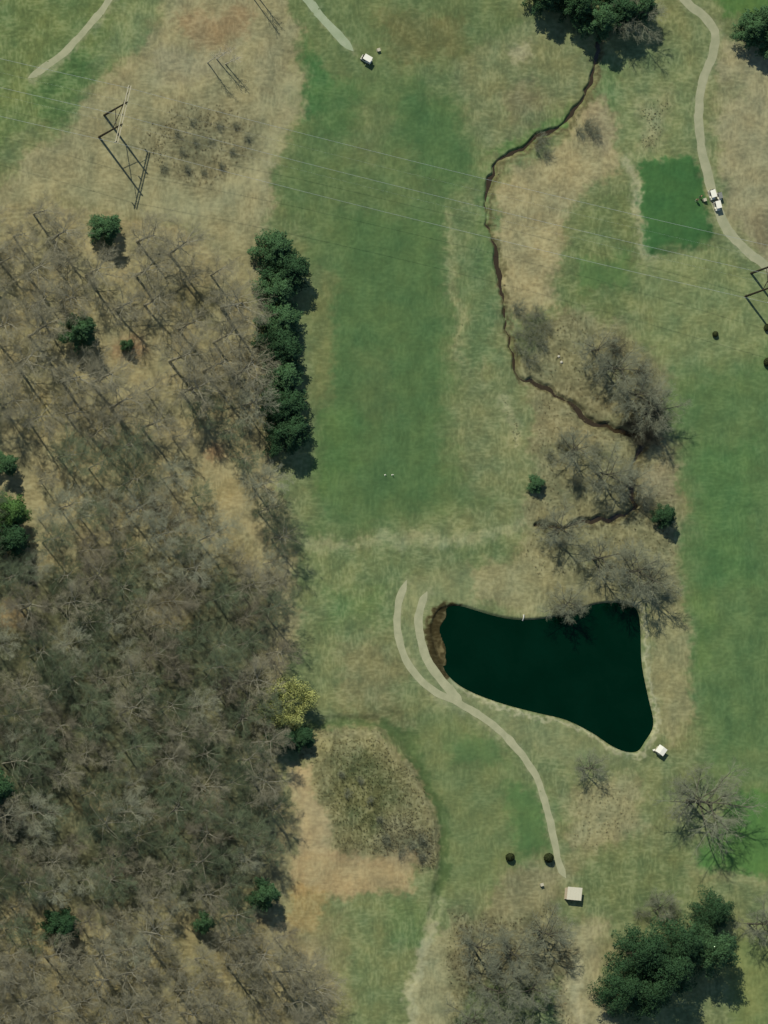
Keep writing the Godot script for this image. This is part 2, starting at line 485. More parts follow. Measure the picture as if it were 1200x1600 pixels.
	lay([450, 1335, 520, 1328, 640, 1335, 640, 1392, 530, 1398, 450, 1400], [182, 142, 104], 10, 0.85, 0.8)
	lay([445, 1370, 510, 1390, 490, 1450, 450, 1450], [180, 134, 88], 10, 0.8)
	lay([480, 1162, 522, 1142, 588, 1145, 632, 1190, 668, 1265, 680, 1320], [142, 134, 99], 6, 0.75, 1.0, 3)
	lay([476, 1138, 520, 1126, 590, 1127, 630, 1153, 656, 1210, 688, 1280, 693, 1350, 676, 1430], [76, 92, 56], 6, 0.95, 0.5, 4)
	# leaf litter in the wood
	lay([-90, 330, 90, 310, 215, 330, 300, 355, 372, 430, 400, 500, 412, 620, 424, 720, 470, 850, 462, 930, 445, 1080, 440, 1220, 462, 1300, 440, 1420, 490, 1470, 525, 1560, 530, 1690, -90, 1690], [150, 133, 97], 12, 1.0, 1.1)
	lay([-90, 900, 200, 880, 420, 900, 420, 1400, 200, 1420, -90, 1400], [88, 90, 66], 36, 0.95)
	lay([-90, 1440, 520, 1440, 530, 1690, -90, 1690], [144, 127, 92], 40, 0.85)
	lay([332, 690, 350, 740, 372, 785, 396, 835], [162, 140, 102], 9, 0.95, 0.8, 11)
	for p in [[70, 640, 40, 150, 130, 88], [120, 470, 30, 152, 132, 92], [338, 700, 16, 176, 118, 86], [352, 765, 22, 156, 130, 90], [15, 960, 26, 160, 116, 82], [205, 540, 26, 160, 112, 84], [300, 470, 30, 140, 122, 84], [60, 1470, 44, 144, 122, 84],
			[300, 1500, 60, 138, 122, 86], [180, 1560, 50, 142, 124, 86], [340, 1250, 30, 128, 112, 80], [260, 960, 36, 134, 112, 80], [150, 1250, 30, 126, 108, 78], [240, 1460, 40, 136, 122, 84], [20, 500, 26, 138, 120, 86], [370, 860, 26, 142, 122, 86], [400, 1430, 14, 140, 112, 82]]:
		var ring := []
		for k in 8:
			ring.append(p[0] + p[2] * cos(k * PI / 4)); ring.append(p[1] + p[2] * 0.8 * sin(k * PI / 4))
		lay(ring, [p[3], p[4], p[5]], p[2] * 0.5, 0.75)
	for p in path_lines:
		var flat := []
		for q in smooth_line(xy(p[0]), false, 4): flat.append_array([q.x, q.y])
		lay(flat, [140, 142, 106], 5.0, 0.75, 0.7, p[1])
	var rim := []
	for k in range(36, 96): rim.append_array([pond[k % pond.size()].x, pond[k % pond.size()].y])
	lay(rim, [164, 161, 127], 3.5, 1.0, 0.8, 3.0)  # sunlit bank face painted in: pale line on the sun-facing south and east edges
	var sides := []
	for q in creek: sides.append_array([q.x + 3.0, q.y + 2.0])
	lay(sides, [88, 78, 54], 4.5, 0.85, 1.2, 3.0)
	# bare earth: creek sides and the mud shelf and bank of the pond
	lay([670, 1040, 664, 985, 676, 950, 700, 938, 722, 942, 710, 962, 700, 985, 700, 1020, 708, 1050, 694, 1060], [66, 54, 34], 3, 1.0, 0.8)
	lay([706, 948, 693, 966, 688, 990, 688, 1012, 692, 1036, 697, 1050], [128, 108, 76], 2.5, 0.9, 0.8, 1.5)

func ground_texture() -> ImageTexture:
	var data := PackedByteArray()
	data.resize(TW * TH * 3)
	var n1 := noise_bytes(TW, TH, 31, 0.03, 4)       # mottles of a few metres
	var n2 := noise_bytes(TW, TH, 32, 0.16, 3)       # tufts
	var n3 := noise_bytes(TW, TH, 33, 0.02, 5)       # green against dry
	var n4 := noise_bytes(TW, TH, 34, 0.42, 2)       # grain
	var n5 := streaks(37, 0.09, 1, 7)                # mowing and drainage, up and down the fairways
	var n6 := streaks(38, 0.10, 5, 1)
	var f1 := streaks(39, 0.13, 1, 3, true)          # dry blades lying one way
	var f2 := streaks(40, 0.13, 3, 1, true)          # and the other
	var dx := noise_bytes(TW, TH, 35, 0.09, 3)
	var dy := noise_bytes(TW, TH, 36, 0.09, 3)
	var step := float(MW) / TW
	for y in TH:
		for x in TW:
			var k := y * TW + x
			var fx := clampf((x + 0.5) * step - 0.5 + (dx[k] - 128) * 0.016, 0.0, MW - 1.01)
			var fy := clampf((y + 0.5) * step - 0.5 + (dy[k] - 128) * 0.016, 0.0, MH - 1.01)
			var i := int(fx); var j := int(fy)
			fx -= i; fy -= j
			var a := j * MW + i
			var w00 := (1.0 - fx) * (1.0 - fy); var w10 := fx * (1.0 - fy); var w01 := (1.0 - fx) * fy; var w11 := fx * fy
			var m := paint_a[a] * w00 + paint_a[a + 1] * w10 + paint_a[a + MW] * w01 + paint_a[a + MW + 1] * w11
			var t := n3[k] - 128
			var st := n5[k] - 128
			var sv := n6[k] - 128
			var lie := clampf((n3[(k + 70000) % n3.size()] - 108) * 0.025, 0.0, 1.0)
			var fib := f1[k] * lie + f2[k] * (1.0 - lie) - 128.0
			var s := 1.0 + m * ((n1[k] - 128) * 0.0006 + (n2[k] - 128) * 0.0007 + (n4[k] - 128) * 0.0004 + fib * 0.0006) + st * 0.0002 + fib * 0.0001 + (n1[k] - 128) * 0.0002
			var warm := m * t * 0.0004 + st * 0.0002 + t * 0.0005 + m * fib * 0.0002
			# pale straw showing through where the growth is thin
			var straw := clampf((fib - 20.0 + (n2[k] - 128) * 0.5 + (n1[k] - 128) * 0.6) * 0.005, 0.0, 0.4) * clampf(m - 0.45, 0.0, 0.8)
			var r := (paint_r[a] * w00 + paint_r[a + 1] * w10 + paint_r[a + MW] * w01 + paint_r[a + MW + 1] * w11) * s * (1.0 + warm)
			var g := (paint_g[a] * w00 + paint_g[a + 1] * w10 + paint_g[a + MW] * w01 + paint_g[a + MW + 1] * w11) * s * (1.0 + warm * 0.45)
			var b := (paint_b[a] * w00 + paint_b[a + 1] * w10 + paint_b[a + MW] * w01 + paint_b[a + MW + 1] * w11) * s * (1.0 + warm * 0.25)
			r -= maxf(0.0, r - g) * 0.5
			data[k * 3] = clampi(int(r + (160.0 - r) * straw), 0, 255)
			data[k * 3 + 1] = clampi(int(g + (156.0 - g) * straw), 0, 255)
			data[k * 3 + 2] = clampi(int(b + (122.0 - b) * straw), 0, 255)
	return ImageTexture.create_from_image(Image.create_from_data(TW, TH, false, Image.FORMAT_RGB8, data))

func streaks(seed_: int, freq: float, sx: int, sy: int, ridged := false) -> PackedByteArray:
	var nz := FastNoiseLite.new()
	nz.noise_type = FastNoiseLite.TYPE_SIMPLEX_SMOOTH
	nz.seed = seed_; nz.frequency = freq; nz.fractal_octaves = 4
	if ridged: nz.fractal_type = FastNoiseLite.FRACTAL_RIDGED
	var im := nz.get_image(TW / sx, TH / sy, false, false, true)
	im.convert(Image.FORMAT_L8)
	im.resize(TW, TH, Image.INTERPOLATE_CUBIC)
	return im.get_data()

func growth_at(px: float, py: float) -> Color:      # colour of the ground there, and its mottle in alpha
	var k := clampi(int((py + MARGIN) / 4.0), 0, MH - 1) * MW + clampi(int((px + MARGIN) / 4.0), 0, MW - 1)
	return Color(paint_r[k] / 255.0, paint_g[k] / 255.0, paint_b[k] / 255.0, paint_a[k])

func build_ground() -> void:
	var v := PackedVector3Array(); var n := PackedVector3Array(); var uv := PackedVector2Array(); var ix := PackedInt32Array()
	var count := (GW + 1) * (GH + 1)
	v.resize(count); n.resize(count); uv.resize(count); ix.resize(GW * GH * 6)
	var row := GW + 1
	for j in GH + 1:
		for i in GW + 1:
			var k := j * row + i
			v[k] = Vector3((i * 2 - MARGIN - 600) * S, height[k], (j * 2 - MARGIN - 800) * S)
			var l := height[k - 1] if i > 0 else height[k]
			var r := height[k + 1] if i < GW else height[k]
			var u := height[k - row] if j > 0 else height[k]
			var d := height[k + row] if j < GH else height[k]
			n[k] = Vector3(l - r, 0.6, u - d).normalized()
			uv[k] = Vector2(float(i) / GW, float(j) / GH)
	var at := 0
	for j in GH:
		for i in GW:
			var k := j * row + i
			ix[at] = k; ix[at + 1] = k + 1; ix[at + 2] = k + row
			ix[at + 3] = k + 1; ix[at + 4] = k + row + 1; ix[at + 5] = k + row
			at += 6
	var a := []
	a.resize(Mesh.ARRAY_MAX)
	a[Mesh.ARRAY_VERTEX] = v; a[Mesh.ARRAY_NORMAL] = n; a[Mesh.ARRAY_TEX_UV] = uv; a[Mesh.ARRAY_INDEX] = ix
	var m := ArrayMesh.new()
	m.add_surface_from_arrays(Mesh.PRIMITIVE_TRIANGLES, a)
	var turf := StandardMaterial3D.new()
	turf.albedo_texture = ground_texture()
	turf.roughness = 1.0
	turf.metallic_specular = 0.1
	setting("ground", m, turf, "golf course ground of mown turf, dry rough grass and leaf litter")
	# the land goes on beyond
	var out := MB.new()
	var x0 := (-MARGIN - 600) * S; var x1 := (GW * 2 - MARGIN - 600) * S
	var z0 := (-MARGIN - 800) * S; var z1 := (GH * 2 - MARGIN - 800) * S
	var f := 2500.0
	for q in [[-f, -f, f, z0], [-f, z1, f, f], [-f, z0, x0, z1], [x1, z0, f, z1]]:
		out.quad(Vector3(q[0], -0.1, q[1]), Vector3(q[2], -0.1, q[1]), Vector3(q[2], -0.1, q[3]), Vector3(q[0], -0.1, q[3]), Vector3.UP)
	setting("terrain", out.mesh(), plain(srgb(112, 118, 78), 1.0), "open rough grassland around the golf course")

func ribbon(line: PackedVector2Array, half: float, up: float, seed_: int, ragged := 0.25, taper := true) -> ArrayMesh:
	# a sheet that follows the ground along a line (photo pixels), half wide in metres, with worn edges
	var nz := FastNoiseLite.new()
	nz.seed = seed_; nz.frequency = 0.035; nz.fractal_octaves = 4
	var pts := PackedVector2Array()
	for k in line.size() - 1:
		var c := maxi(1, int(line[k].distance_to(line[k + 1]) / 4.0))
		for s in c: pts.append(line[k].lerp(line[k + 1], float(s) / c))
	pts.append(line[line.size() - 1])
	var v := PackedVector3Array(); var n := PackedVector3Array(); var uv := PackedVector2Array(); var ix := PackedInt32Array()
	var across := 9
	for k in pts.size():
		var d := (pts[mini(k + 1, pts.size() - 1)] - pts[maxi(k - 1, 0)]).normalized()
		var side := Vector2(-d.y, d.x)
		var end := 1.0
		if taper: end = smoothstep(0.0, 1.0, minf(k + 0.6, pts.size() - 0.4 - k) / 4.0)
		var wl := half * (1.0 + ragged * nz.get_noise_2d(k * 4.0, 0.0)) * end
		var wr := half * (1.0 + ragged * nz.get_noise_2d(k * 4.0, 500.0)) * end
		for s in across:
			var t := float(s) / (across - 1) * 2.0 - 1.0
			var q := pts[k] + side * (t * (wl if t < 0 else wr)) / S
			v.append(on_ground(q.x, q.y, up + 0.02 * (1.0 - absf(t))))
			n.append(Vector3.UP)
			uv.append(Vector2(s * 0.2, k * 0.25))
	for k in pts.size() - 1:
		for s in across - 1:
			var b := k * across + s
			ix.append_array(PackedInt32Array([b, b + across, b + 1, b + 1, b + across, b + across + 1]))
	var a := []
	a.resize(Mesh.ARRAY_MAX)
	a[Mesh.ARRAY_VERTEX] = v; a[Mesh.ARRAY_NORMAL] = n; a[Mesh.ARRAY_TEX_UV] = uv; a[Mesh.ARRAY_INDEX] = ix
	var m := ArrayMesh.new()
	m.add_surface_from_arrays(Mesh.PRIMITIVE_TRIANGLES, a)
	return m

func noisy(seed_: int, lo: Color, hi: Color, freq: float, scale_uv: float, rough := 0.95) -> StandardMaterial3D:
	var nz := FastNoiseLite.new()
	nz.seed = seed_; nz.frequency = freq; nz.fractal_octaves = 5
	var ramp := Gradient.new()
	ramp.set_color(0, lo); ramp.set_color(1, hi)
	var im := nz.get_image(512, 512, false, false, true)
	im.convert(Image.FORMAT_RGB8)
	for y in 512:
		for x in 512:
			im.set_pixel(x, y, ramp.sample(im.get_pixel(x, y).r))
	var m := plain(Color.WHITE, rough)
	m.albedo_texture = ImageTexture.create_from_image(im)
	m.uv1_triplanar = true
	m.uv1_world_triplanar = true
	m.uv1_scale = Vector3.ONE * scale_uv
	return m

func build_paths_and_water() -> void:
	var gravel := noisy(41, srgb(146, 148, 116), srgb(166, 164, 132), 0.02, 0.035)
	var worn := noisy(42, srgb(150, 151, 118), srgb(170, 168, 134), 0.02, 0.035)
	var concrete := noisy(43, srgb(146, 158, 124), srgb(162, 170, 140), 0.02, 0.035)
	mat.gravel = gravel
	var list := [
		["cart_path", 0.8, worn, "worn cart track running off the mown grass beside the dry slope"],
		["cart_path", 0.95, concrete, "straight pale cart path ending beside the single parked cart"],
		["cart_path", 1.05, gravel, "winding gravel cart path beside the dark teeing ground"],
		["cart_path", 0.85, worn, "pale gravel cart path curving from pond bank to tan shed"],
		["footpath", 0.95, worn, "short worn track between cart path and western pond bank"]]
	for k in list.size():
		setting(list[k][0], ribbon(smooth_line(xy(path_lines[k][0]), false, 6), list[k][1], 0.012 + 0.006 * k, 50 + k, 0.4), list[k][2], list[k][3])
	# pond
	var water := noisy(44, srgb(0, 27, 13), srgb(2, 33, 19), 0.012, 0.013, 0.06)
	water.metallic_specular = 0.22
	var inset := PackedVector2Array()
	var fan := MB.new()
	var tris := Geometry2D.triangulate_polygon(pond)
	for p in pond:
		fan.vert(Vector3(wx(p.x), WATER, wz(p.y)), Vector3.UP)
	fan.ix = tris
	setting("pond_water", fan.mesh(), water, "dark green pond with steep banks in the middle of the course")
	# creek
	var cw := MB.new()
	for q in creek.size():
		var d := (creek[mini(q + 1, creek.size() - 1)] - creek[maxi(q - 1, 0)]).normalized()
		var low := 9.0
		for s in range(-3, 4):
			var e := creek[q] + Vector2(-d.y, d.x) * s
			low = minf(low, on_ground(e.x, e.y).y)
		for s in [-1, 1]:
			var e: Vector2 = creek[q] + Vector2(-d.y, d.x) * s * 0.65 / S
			cw.vert(Vector3(wx(e.x), low + 0.08, wz(e.y)), Vector3.UP)
		if q > 0:
			var b := q * 2
			cw.ix.append_array(PackedInt32Array([b - 2, b - 1, b, b - 1, b + 1, b]))
	var brook := plain(srgb(58, 48, 30), 0.12)
	brook.metallic_specular = 0.5
	setting("creek_water", cw.mesh(), brook, "narrow brown creek winding through the rough")

# ---------------------------------------------------------------- trees
func bend(d: Vector3, by: float) -> Vector3:
	return (d + Vector3(rng.randfn(), rng.randfn(), rng.randfn()) * by).normalized()

func grow(mb: Array, p: Vector3, d: Vector3, length: float, r: float, level: int, rule: Dictionary) -> void:
	# one branch as a bent taper, then its side branches; mb[0] takes limbs, mb[1] twigs
	var segs: int = [5, 4, 3, 2, 1][level]
	var pts := PackedVector3Array([p])
	var rad := PackedFloat32Array([r])
	var dirs := [d]
	var q := p
	var dd := d
	for k in segs:
		dd = bend(dd, rule.wander * (0.45 if level == 0 else 1.0))
		dd = (dd + Vector3(0, rule.rise * (0.5 if level < 3 else 0.2), 0)).normalized()
		q += dd * length / segs
		pts.append(q); dirs.append(dd)
		rad.append(r * (1.0 - 0.72 * float(k + 1) / segs))
	mb[0 if level <= 1 else 1].tube(pts, rad, [7, 5, 4, 3, 3][level])
	if level >= 4: return
	var kids: int = rule.kids[level]
	for k in kids:
		var t: float = lerpf(rule.start[level], 1.0, (k + rng.randf()) / kids)
		var f := t * segs
		var i := mini(int(f), segs - 1)
		var at := pts[i].lerp(pts[i + 1], f - i)
		var along: Vector3 = dirs[i + 1]
		var side := along.cross(Vector3(rng.randfn(), rng.randfn(), rng.randfn())).normalized()
		if level == 0:
			var w := k * 2.399 + rng.randf_range(-0.4, 0.4)
			side = Vector3(cos(w), 0.0, sin(w))
		var angle: float = rng.randf_range(rule.open[level] * 0.75, rule.open[level] * 1.25)
		var nd := (along * cos(angle) + side * sin(angle)).normalized()
		var nl: float = length * rule.ratio[level] * rng.randf_range(0.7, 1.25) * (1.15 - 0.45 * t if level > 0 else 1.1 - 0.55 * absf(t - 0.55) * 2.0)
		grow(mb, at, nd, nl, maxf(minf(r * (1.0 - 0.6 * t) * 0.75, rule.thick[level + 1]), 0.009), level + 1, rule)

func bare_tree(seed_: int, h: float, rule_in: Dictionary, trunk_mat: Material, twig_mat: Material) -> Node3D:
	rng.seed = seed_
	var rule := {"wander": 0.10, "rise": 0.12, "kids": [12, 8, 7, 6], "start": [0.3, 0.25, 0.2, 0.15], "open": [0.95, 0.8, 0.75, 0.7], "ratio": [0.42, 0.5, 0.52, 0.55], "thick": [0.2, 0.07, 0.035, 0.018, 0.011]}
	rule.merge(rule_in, true)
	var limbs := MB.new(); var twigs := MB.new()
	var d := Vector3(rng.randf_range(-0.05, 0.05), 1, rng.randf_range(-0.05, 0.05)).normalized()
	grow([limbs, twigs], Vector3(0, -0.15, 0), d, h * 0.82, rule.thick[0], 0, rule)
	var root := Node3D.new()
	part("trunk", limbs.mesh(), trunk_mat, root)
	part("crown", twigs.mesh(), twig_mat, root)
	return root

func conifer(seed_: int, h: float, radius: float, leaf: Material, bark: Material, shape := 0.75, low := 0.08) -> Node3D:
	# boughs that billow out from the stem, each a loose cloud of needle sprays
	rng.seed = seed_
	var stem := MB.new(); var crown := MB.new()
	stem.tube(PackedVector3Array([Vector3(0, -0.15, 0), Vector3(0.05, h * 0.5, 0), Vector3(0, h * 0.97, 0.05)]), PackedFloat32Array([0.022 * h, 0.014 * h, 0.01]), 7)
	var boughs := 52
	for k in boughs:
		var t := pow((k + 0.5) / boughs, 0.85)
		var y := h * lerpf(low + 0.06, 0.95, t)
		var reach := radius * pow(1.0 - t, shape) * rng.randf_range(0.55, 0.95) * (0.7 + 0.3 * smoothstep(0.0, 0.15, t))
		var w := k * 2.399 + rng.randf_range(-0.5, 0.5)
		var out := Vector3(cos(w), 0, sin(w))
		var at := out * reach + Vector3(0, y + rng.randf_range(-0.03, 0.05) * h, 0)
		stem.tube(PackedVector3Array([Vector3(0, y - 0.1 * reach, 0), at]), PackedFloat32Array([0.03 + 0.01 * reach, 0.012]), 4)
		var size := radius * rng.randf_range(0.18, 0.34) * (1.0 - 0.35 * t)
		var bulk := Vector3(size * rng.randf_range(0.9, 1.3), size * rng.randf_range(0.5, 0.75), size * rng.randf_range(0.9, 1.3))
		var cross := Vector3(-out.z, 0, out.x)
		var tint := rng.randf_range(0.78, 1.2)
		var sprays := int(70 + 46 * size * size)
		for s in sprays:
			var d := Vector3(rng.randfn(), rng.randfn() * 0.9 + 0.25, rng.randfn()).normalized()
			var far := pow(rng.randf(), 0.4)
			var p := at + (out * d.dot(out) * bulk.x * 1.55 + cross * d.dot(cross) * bulk.z * 0.75 + Vector3(0, d.y * bulk.y, 0)) * far
			var tone := tint * rng.randf_range(0.7, 1.3)
			crown.col = Color(tone * rng.randf_range(0.9, 1.1), tone, tone * rng.randf_range(0.85, 1.1))
			for e in 3:
				var dir := (d * 0.6 + out * 0.4 + Vector3(rng.randfn(), rng.randfn() * 0.6 + 0.3, rng.randfn()) * 0.6).normalized()
				var wide := dir.cross(Vector3(rng.randfn(), rng.randfn(), rng.randfn())).normalized() * rng.randf_range(0.05, 0.095)
				var l := rng.randf_range(0.24, 0.5)
				var nn := dir.cross(wide).normalized()
				if nn.dot(d + Vector3(0, 0.5, 0)) < 0: nn = -nn
				crown.quad(p - wide * 0.5, p + dir * l * 0.6 - wide, p + dir * l, p + dir * l * 0.6 + wide, (nn + d + Vector3(0, 0.3, 0)).normalized())
	var root := Node3D.new()
	part("trunk", stem.mesh(), bark, root)
	part("crown", crown.mesh(), leaf, root)
	return root

func bush(seed_: int, h: float, radius: float, stems: int, bark: Material) -> Node3D:      # a leafless shrub of many stems from one root
	rng.seed = seed_
	var mbs := [MB.new(), MB.new()]
	var rule := {"wander": 0.14, "rise": 0.12, "kids": [6, 5, 5, 4], "start": [0.15, 0.2, 0.15, 0.15], "open": [0.6, 0.6, 0.65, 0.7], "ratio": [0.45, 0.55, 0.55, 0.6], "thick": [0.3, 0.04, 0.025, 0.017, 0.011]}
	for k in stems:
		var w := k * 2.399
		var spread := radius / h * sqrt((k + 0.5) / stems)
		var d := Vector3(cos(w) * spread, 1.0, sin(w) * spread).normalized()
		grow(mbs, Vector3(cos(w), 0, sin(w)) * 0.25 * rng.randf() + Vector3(0, -0.1, 0), d, h * rng.randf_range(0.75, 1.05), 0.035, 1, rule)
	var root := Node3D.new()
	part("stems", mbs[0].mesh(), bark, root)
	part("crown", mbs[1].mesh(), bark, root)
	return root

func leafy(mb: MB, at: Vector3, radius: Vector3, count: int, size: float, inner := 0.55) -> void:     # small leaves through an ellipsoid
	for k in count:
		var d := Vector3(rng.randfn(), rng.randfn(), rng.randfn()).normalized()
		var p := at + d * radius * lerpf(inner, 1.0, sqrt(rng.randf())) * rng.randf_range(0.9, 1.06)
		var a := Vector3(rng.randfn(), rng.randfn(), rng.randfn()).normalized()
		var b := d.cross(a).normalized() * size * 0.5
		a = (a * 0.5 + d * 0.5).normalized() * size
		var tone := rng.randf_range(0.7, 1.3)
		mb.col = Color(tone, tone * rng.randf_range(0.95, 1.05), tone * 0.95)
		mb.quad(p, p + a * 0.5 - b, p + a, p + a * 0.5 + b, (d + Vector3(rng.randfn(), rng.randfn(), rng.randfn()) * 0.3).normalized())

func scatter(area: PackedVector2Array, gap: float, tries: int, taken: Array) -> Array:
	var out := []
	var box := Rect2(area[0], Vector2.ZERO)
	for p in area: box = box.expand(p)
	for k in tries:
		var q := Vector2(rng.randf_range(box.position.x, box.end.x), rng.randf_range(box.position.y, box.end.y))
		if not Geometry2D.is_point_in_polygon(q, area): continue
		var free := true
		for t in taken:
			if t.distance_squared_to(q) < gap * gap:
				free = false
				break
		if free:
			taken.append(q); out.append(q)
	return out

func build_trees() -> void:
	var bark := plain(srgb(150, 146, 126), 0.95)
	var dark_bark := plain(srgb(86, 84, 69), 0.95)
	var twig := plain(srgb(149, 145, 120), 0.95)
	var mossy := plain(srgb(112, 124, 94), 0.95)
	var dark_moss := plain(srgb(92, 104, 78), 0.95)
	var pale_twig := plain(srgb(154, 156, 130), 0.95)
	var brown_twig := plain(srgb(132, 126, 104), 0.95)
	var grey_twig := plain(srgb(134, 137, 113), 0.95)
	var pine := plain(srgb(76, 108, 70), 0.85, 0.0, true)
	var deep := plain(srgb(58, 88, 56), 0.85, 0.0, true)
	var bright := plain(srgb(84, 116, 60), 0.85, 0.0, true)
	var willow := plain(srgb(182, 186, 112), 0.85, 0.0, true)
	for m in [pine, deep, bright, willow]:
		m.backlight = Color(0.25, 0.28, 0.16)
	# ---- the wood
	var kinds := []
	for k in 4:
		kinds.append(bare_tree(100 + k, 15.0, {"kids": [14, 9, 8, 6], "start": [0.22, 0.22, 0.2, 0.15], "open": [0.85 + 0.06 * k, 0.8, 0.75, 0.7], "ratio": [0.46, 0.5, 0.5, 0.52], "thick": [0.32, 0.075, 0.03, 0.0165, 0.011]}, bark, twig))
	var thick_kinds := []
	for k in 6:
		thick_kinds.append(bare_tree(140 + k, 14.0, {"kids": [14, 10, 9, 7], "open": [0.9 + 0.05 * k, 0.8, 0.75, 0.75], "ratio": [0.44, 0.48, 0.5, 0.52], "thick": [0.2, 0.055, 0.026, 0.017, 0.013]}, bark, [mossy, pale_twig, dark_moss, brown_twig, mossy, twig][k]))
	var area := xy([-70, 355, 90, 322, 150, 345, 215, 345, 300, 365, 360, 440, 385, 510, 395, 610, 405, 700, 420, 770, 452, 850, 448, 930, 435, 1010, 422, 1080, 410, 1150, 425, 1220, 442, 1290, 425, 1350, 415, 1420, 465, 1480, 500, 1560, 505, 1660, -70, 1660])
	rng.seed = 7
	var taken := []
	# evergreens in the wood first, so that bare trees keep clear of them: [x, y of the crown, height, radius, kind]
	var spruces := [conifer(301, 12.0, 3.6, pine, dark_bark, 0.7), conifer(302, 12.0, 3.8, deep, dark_bark, 0.62), conifer(303, 12.0, 3.6, bright, dark_bark, 0.8)]
	var greens := [[168, 358, 10, 3.9, 0], [127, 518, 13, 4.3, 0], [20, 800, 13, 4.6, 2], [22, 842, 12, 4.4, 1], [97, 1444, 11, 4.3, 1], [416, 1396, 10, 3.7, 0], [322, 1440, 8, 2.6, 0], [-5, 1235, 14, 5.0, 1], [200, 540, 5, 1.6, 0], [12, 725, 8, 3.0, 0]]
	var ways := ["round-crowned evergreen at the edge of the wood beside the dry slope", "tall evergreen throwing a long shadow among sparse bare trees in the wood", "bright green evergreen at the western border of the wood", "dark evergreen touching the bright green one at the wood's border", "dark spreading evergreen in the southern part of the bare wood", "evergreen at the wood's eastern edge beside orange grass", "slim evergreen among bare trees west of the orange grass", "large dark evergreen in the darkest part of the wood",
		"very small evergreen beside rust-brown litter in the wood", "light evergreen just north of the bright green one"]
	for k in greens.size():
		var g: Array = greens[k]
		var at := under(g[0], g[1], g[2] * 0.55)
		copy(spruces[g[4]], at, rng.randf() * TAU, Vector3(g[3] / 3.6, g[2] / 12.0, g[3] / 3.6), "evergreen_tree", ways[k], "tree", "evergreens in the bare wood")
		for e in 5:
			taken.append(Vector2(g[0], g[1]) + (Vector2.ZERO if e == 0 else Vector2(9, 0).rotated(e * PI / 2 + 0.6)))
	var zones := [[168, 358, "around the round evergreen by the dry slope"], [30, 370, "at its northern border on the dry slope"], [300, 400, "at its northern corner facing the dry slope"], [127, 540, "around the evergreen with the long shadow"], [380, 560, "beside the evergreen row"], [340, 730, "around the rust-coloured clearing"], [430, 860, "at its edge facing the pale grass strip"], [20, 820, "around the bright green evergreen"],
		[430, 1070, "behind the yellow-green willow"], [420, 1250, "at its edge facing the brushy mound"], [416, 1396, "around the evergreen by the orange grass"], [97, 1444, "around the dark spreading evergreen"], [480, 1560, "at its southern tip on the open grass"], [10, 1240, "around the large dark evergreen"], [215, 1080, "in its darkest hollow west of the willow"]]
	var upper := scatter(xy([-70, 355, 90, 322, 150, 345, 215, 345, 300, 365, 360, 440, 385, 510, 395, 610, 405, 700, 420, 770, -70, 800]), 45.0, 9000, taken)
	var all := upper + scatter(xy([-70, 780, 420, 770, 452, 850, 448, 930, 435, 1010, 422, 1080, 410, 1150, 425, 1220, 442, 1290, 425, 1350, 415, 1420, 465, 1480, 500, 1560, 505, 1660, -70, 1660]), 35.5, 12000, taken)
	var strip := xy([332, 690, 350, 740, 372, 785, 396, 835])
	all = all.filter(func(q): return line_distance(q, strip) > 30.0)
	for q in all:
		var tall := rng.randf_range(0.66, 1.2)
		if q.y < 700.0: tall *= 1.12
		var wide := tall * rng.randf_range(0.85, 1.2)
		var near := "deep inside the wood"
		var best := 150.0
		for z in zones:
			var d: float = q.distance_to(Vector2(z[0], z[1]))
			if d < best:
				best = d; near = z[2]
		var size := "tall broad" if tall > 1.02 else "middling" if tall > 0.84 else "low slender"
		var pool := kinds if q.y < 640.0 + rng.randf_range(-70, 70) or q.y > 1440.0 + rng.randf_range(-60, 60) else thick_kinds
		var pick := rng.randi() % pool.size()
		var look: String = " leafless grey tree" if pool == kinds else [" leafless olive-grey tree", " leafless pale grey tree", " leafless dark olive tree", " leafless brownish tree", " leafless olive-grey tree", " leafless grey tree"][pick]
		copy(pool[pick], under(q.x, q.y, 7.0), rng.randf() * TAU, Vector3(wide, tall, wide), "bare_tree", size + look.replace(" tree", " wood tree, ") + near, "tree", "bare trees of the wood")
	print("wood trees ", all.size())
	# ---- evergreen row along the fairway
	var rows := [conifer(311, 10.0, 4.6, pine, dark_bark, 0.55, 0.03), conifer(312, 10.0, 4.6, deep, dark_bark, 0.5, 0.03), conifer(313, 10.0, 4.4, pine, dark_bark, 0.6, 0.03)]
	var line := [[428, 390, 10, 5.2, 0], [450, 422, 10, 5.6, 1], [434, 455, 9.5, 5.2, 2], [440, 500, 9, 5.6, 0], [439, 543, 10, 5.6, 1], [442, 590, 10, 5.4, 2], [446, 635, 10.5, 5.6, 1], [450, 676, 10.5, 5.6, 1]]
	for g in line:
		copy(rows[g[4]], under(g[0], g[1], g[2] * 0.5), rng.randf() * TAU, Vector3(g[3] / 4.6, g[2] / 10.0, g[3] / 4.6), "evergreen_tree", ["first", "second", "third", "fourth", "fifth", "sixth", "seventh", "eighth"][line.find(g)] + " evergreen of the straight fairway row, counted from the dry slope", "tree", "evergreen row beside the fairway")
	# ---- other evergreens
	var pines := [conifer(331, 15.0, 6.5, deep, dark_bark, 0.5, 0.06), conifer(332, 15.0, 6.5, deep, dark_bark, 0.55, 0.06), conifer(333, 15.0, 6.5, pine, dark_bark, 0.5, 0.06)]
	var south := [[1000, 1484, 16, 7.0], [1062, 1474, 15, 6.8], [1112, 1424, 11, 5.4], [1112, 1482, 15, 6.4], [970, 1545, 14, 6.0], [1040, 1516, 18, 7.6], [1010, 1552, 15, 6.0]]
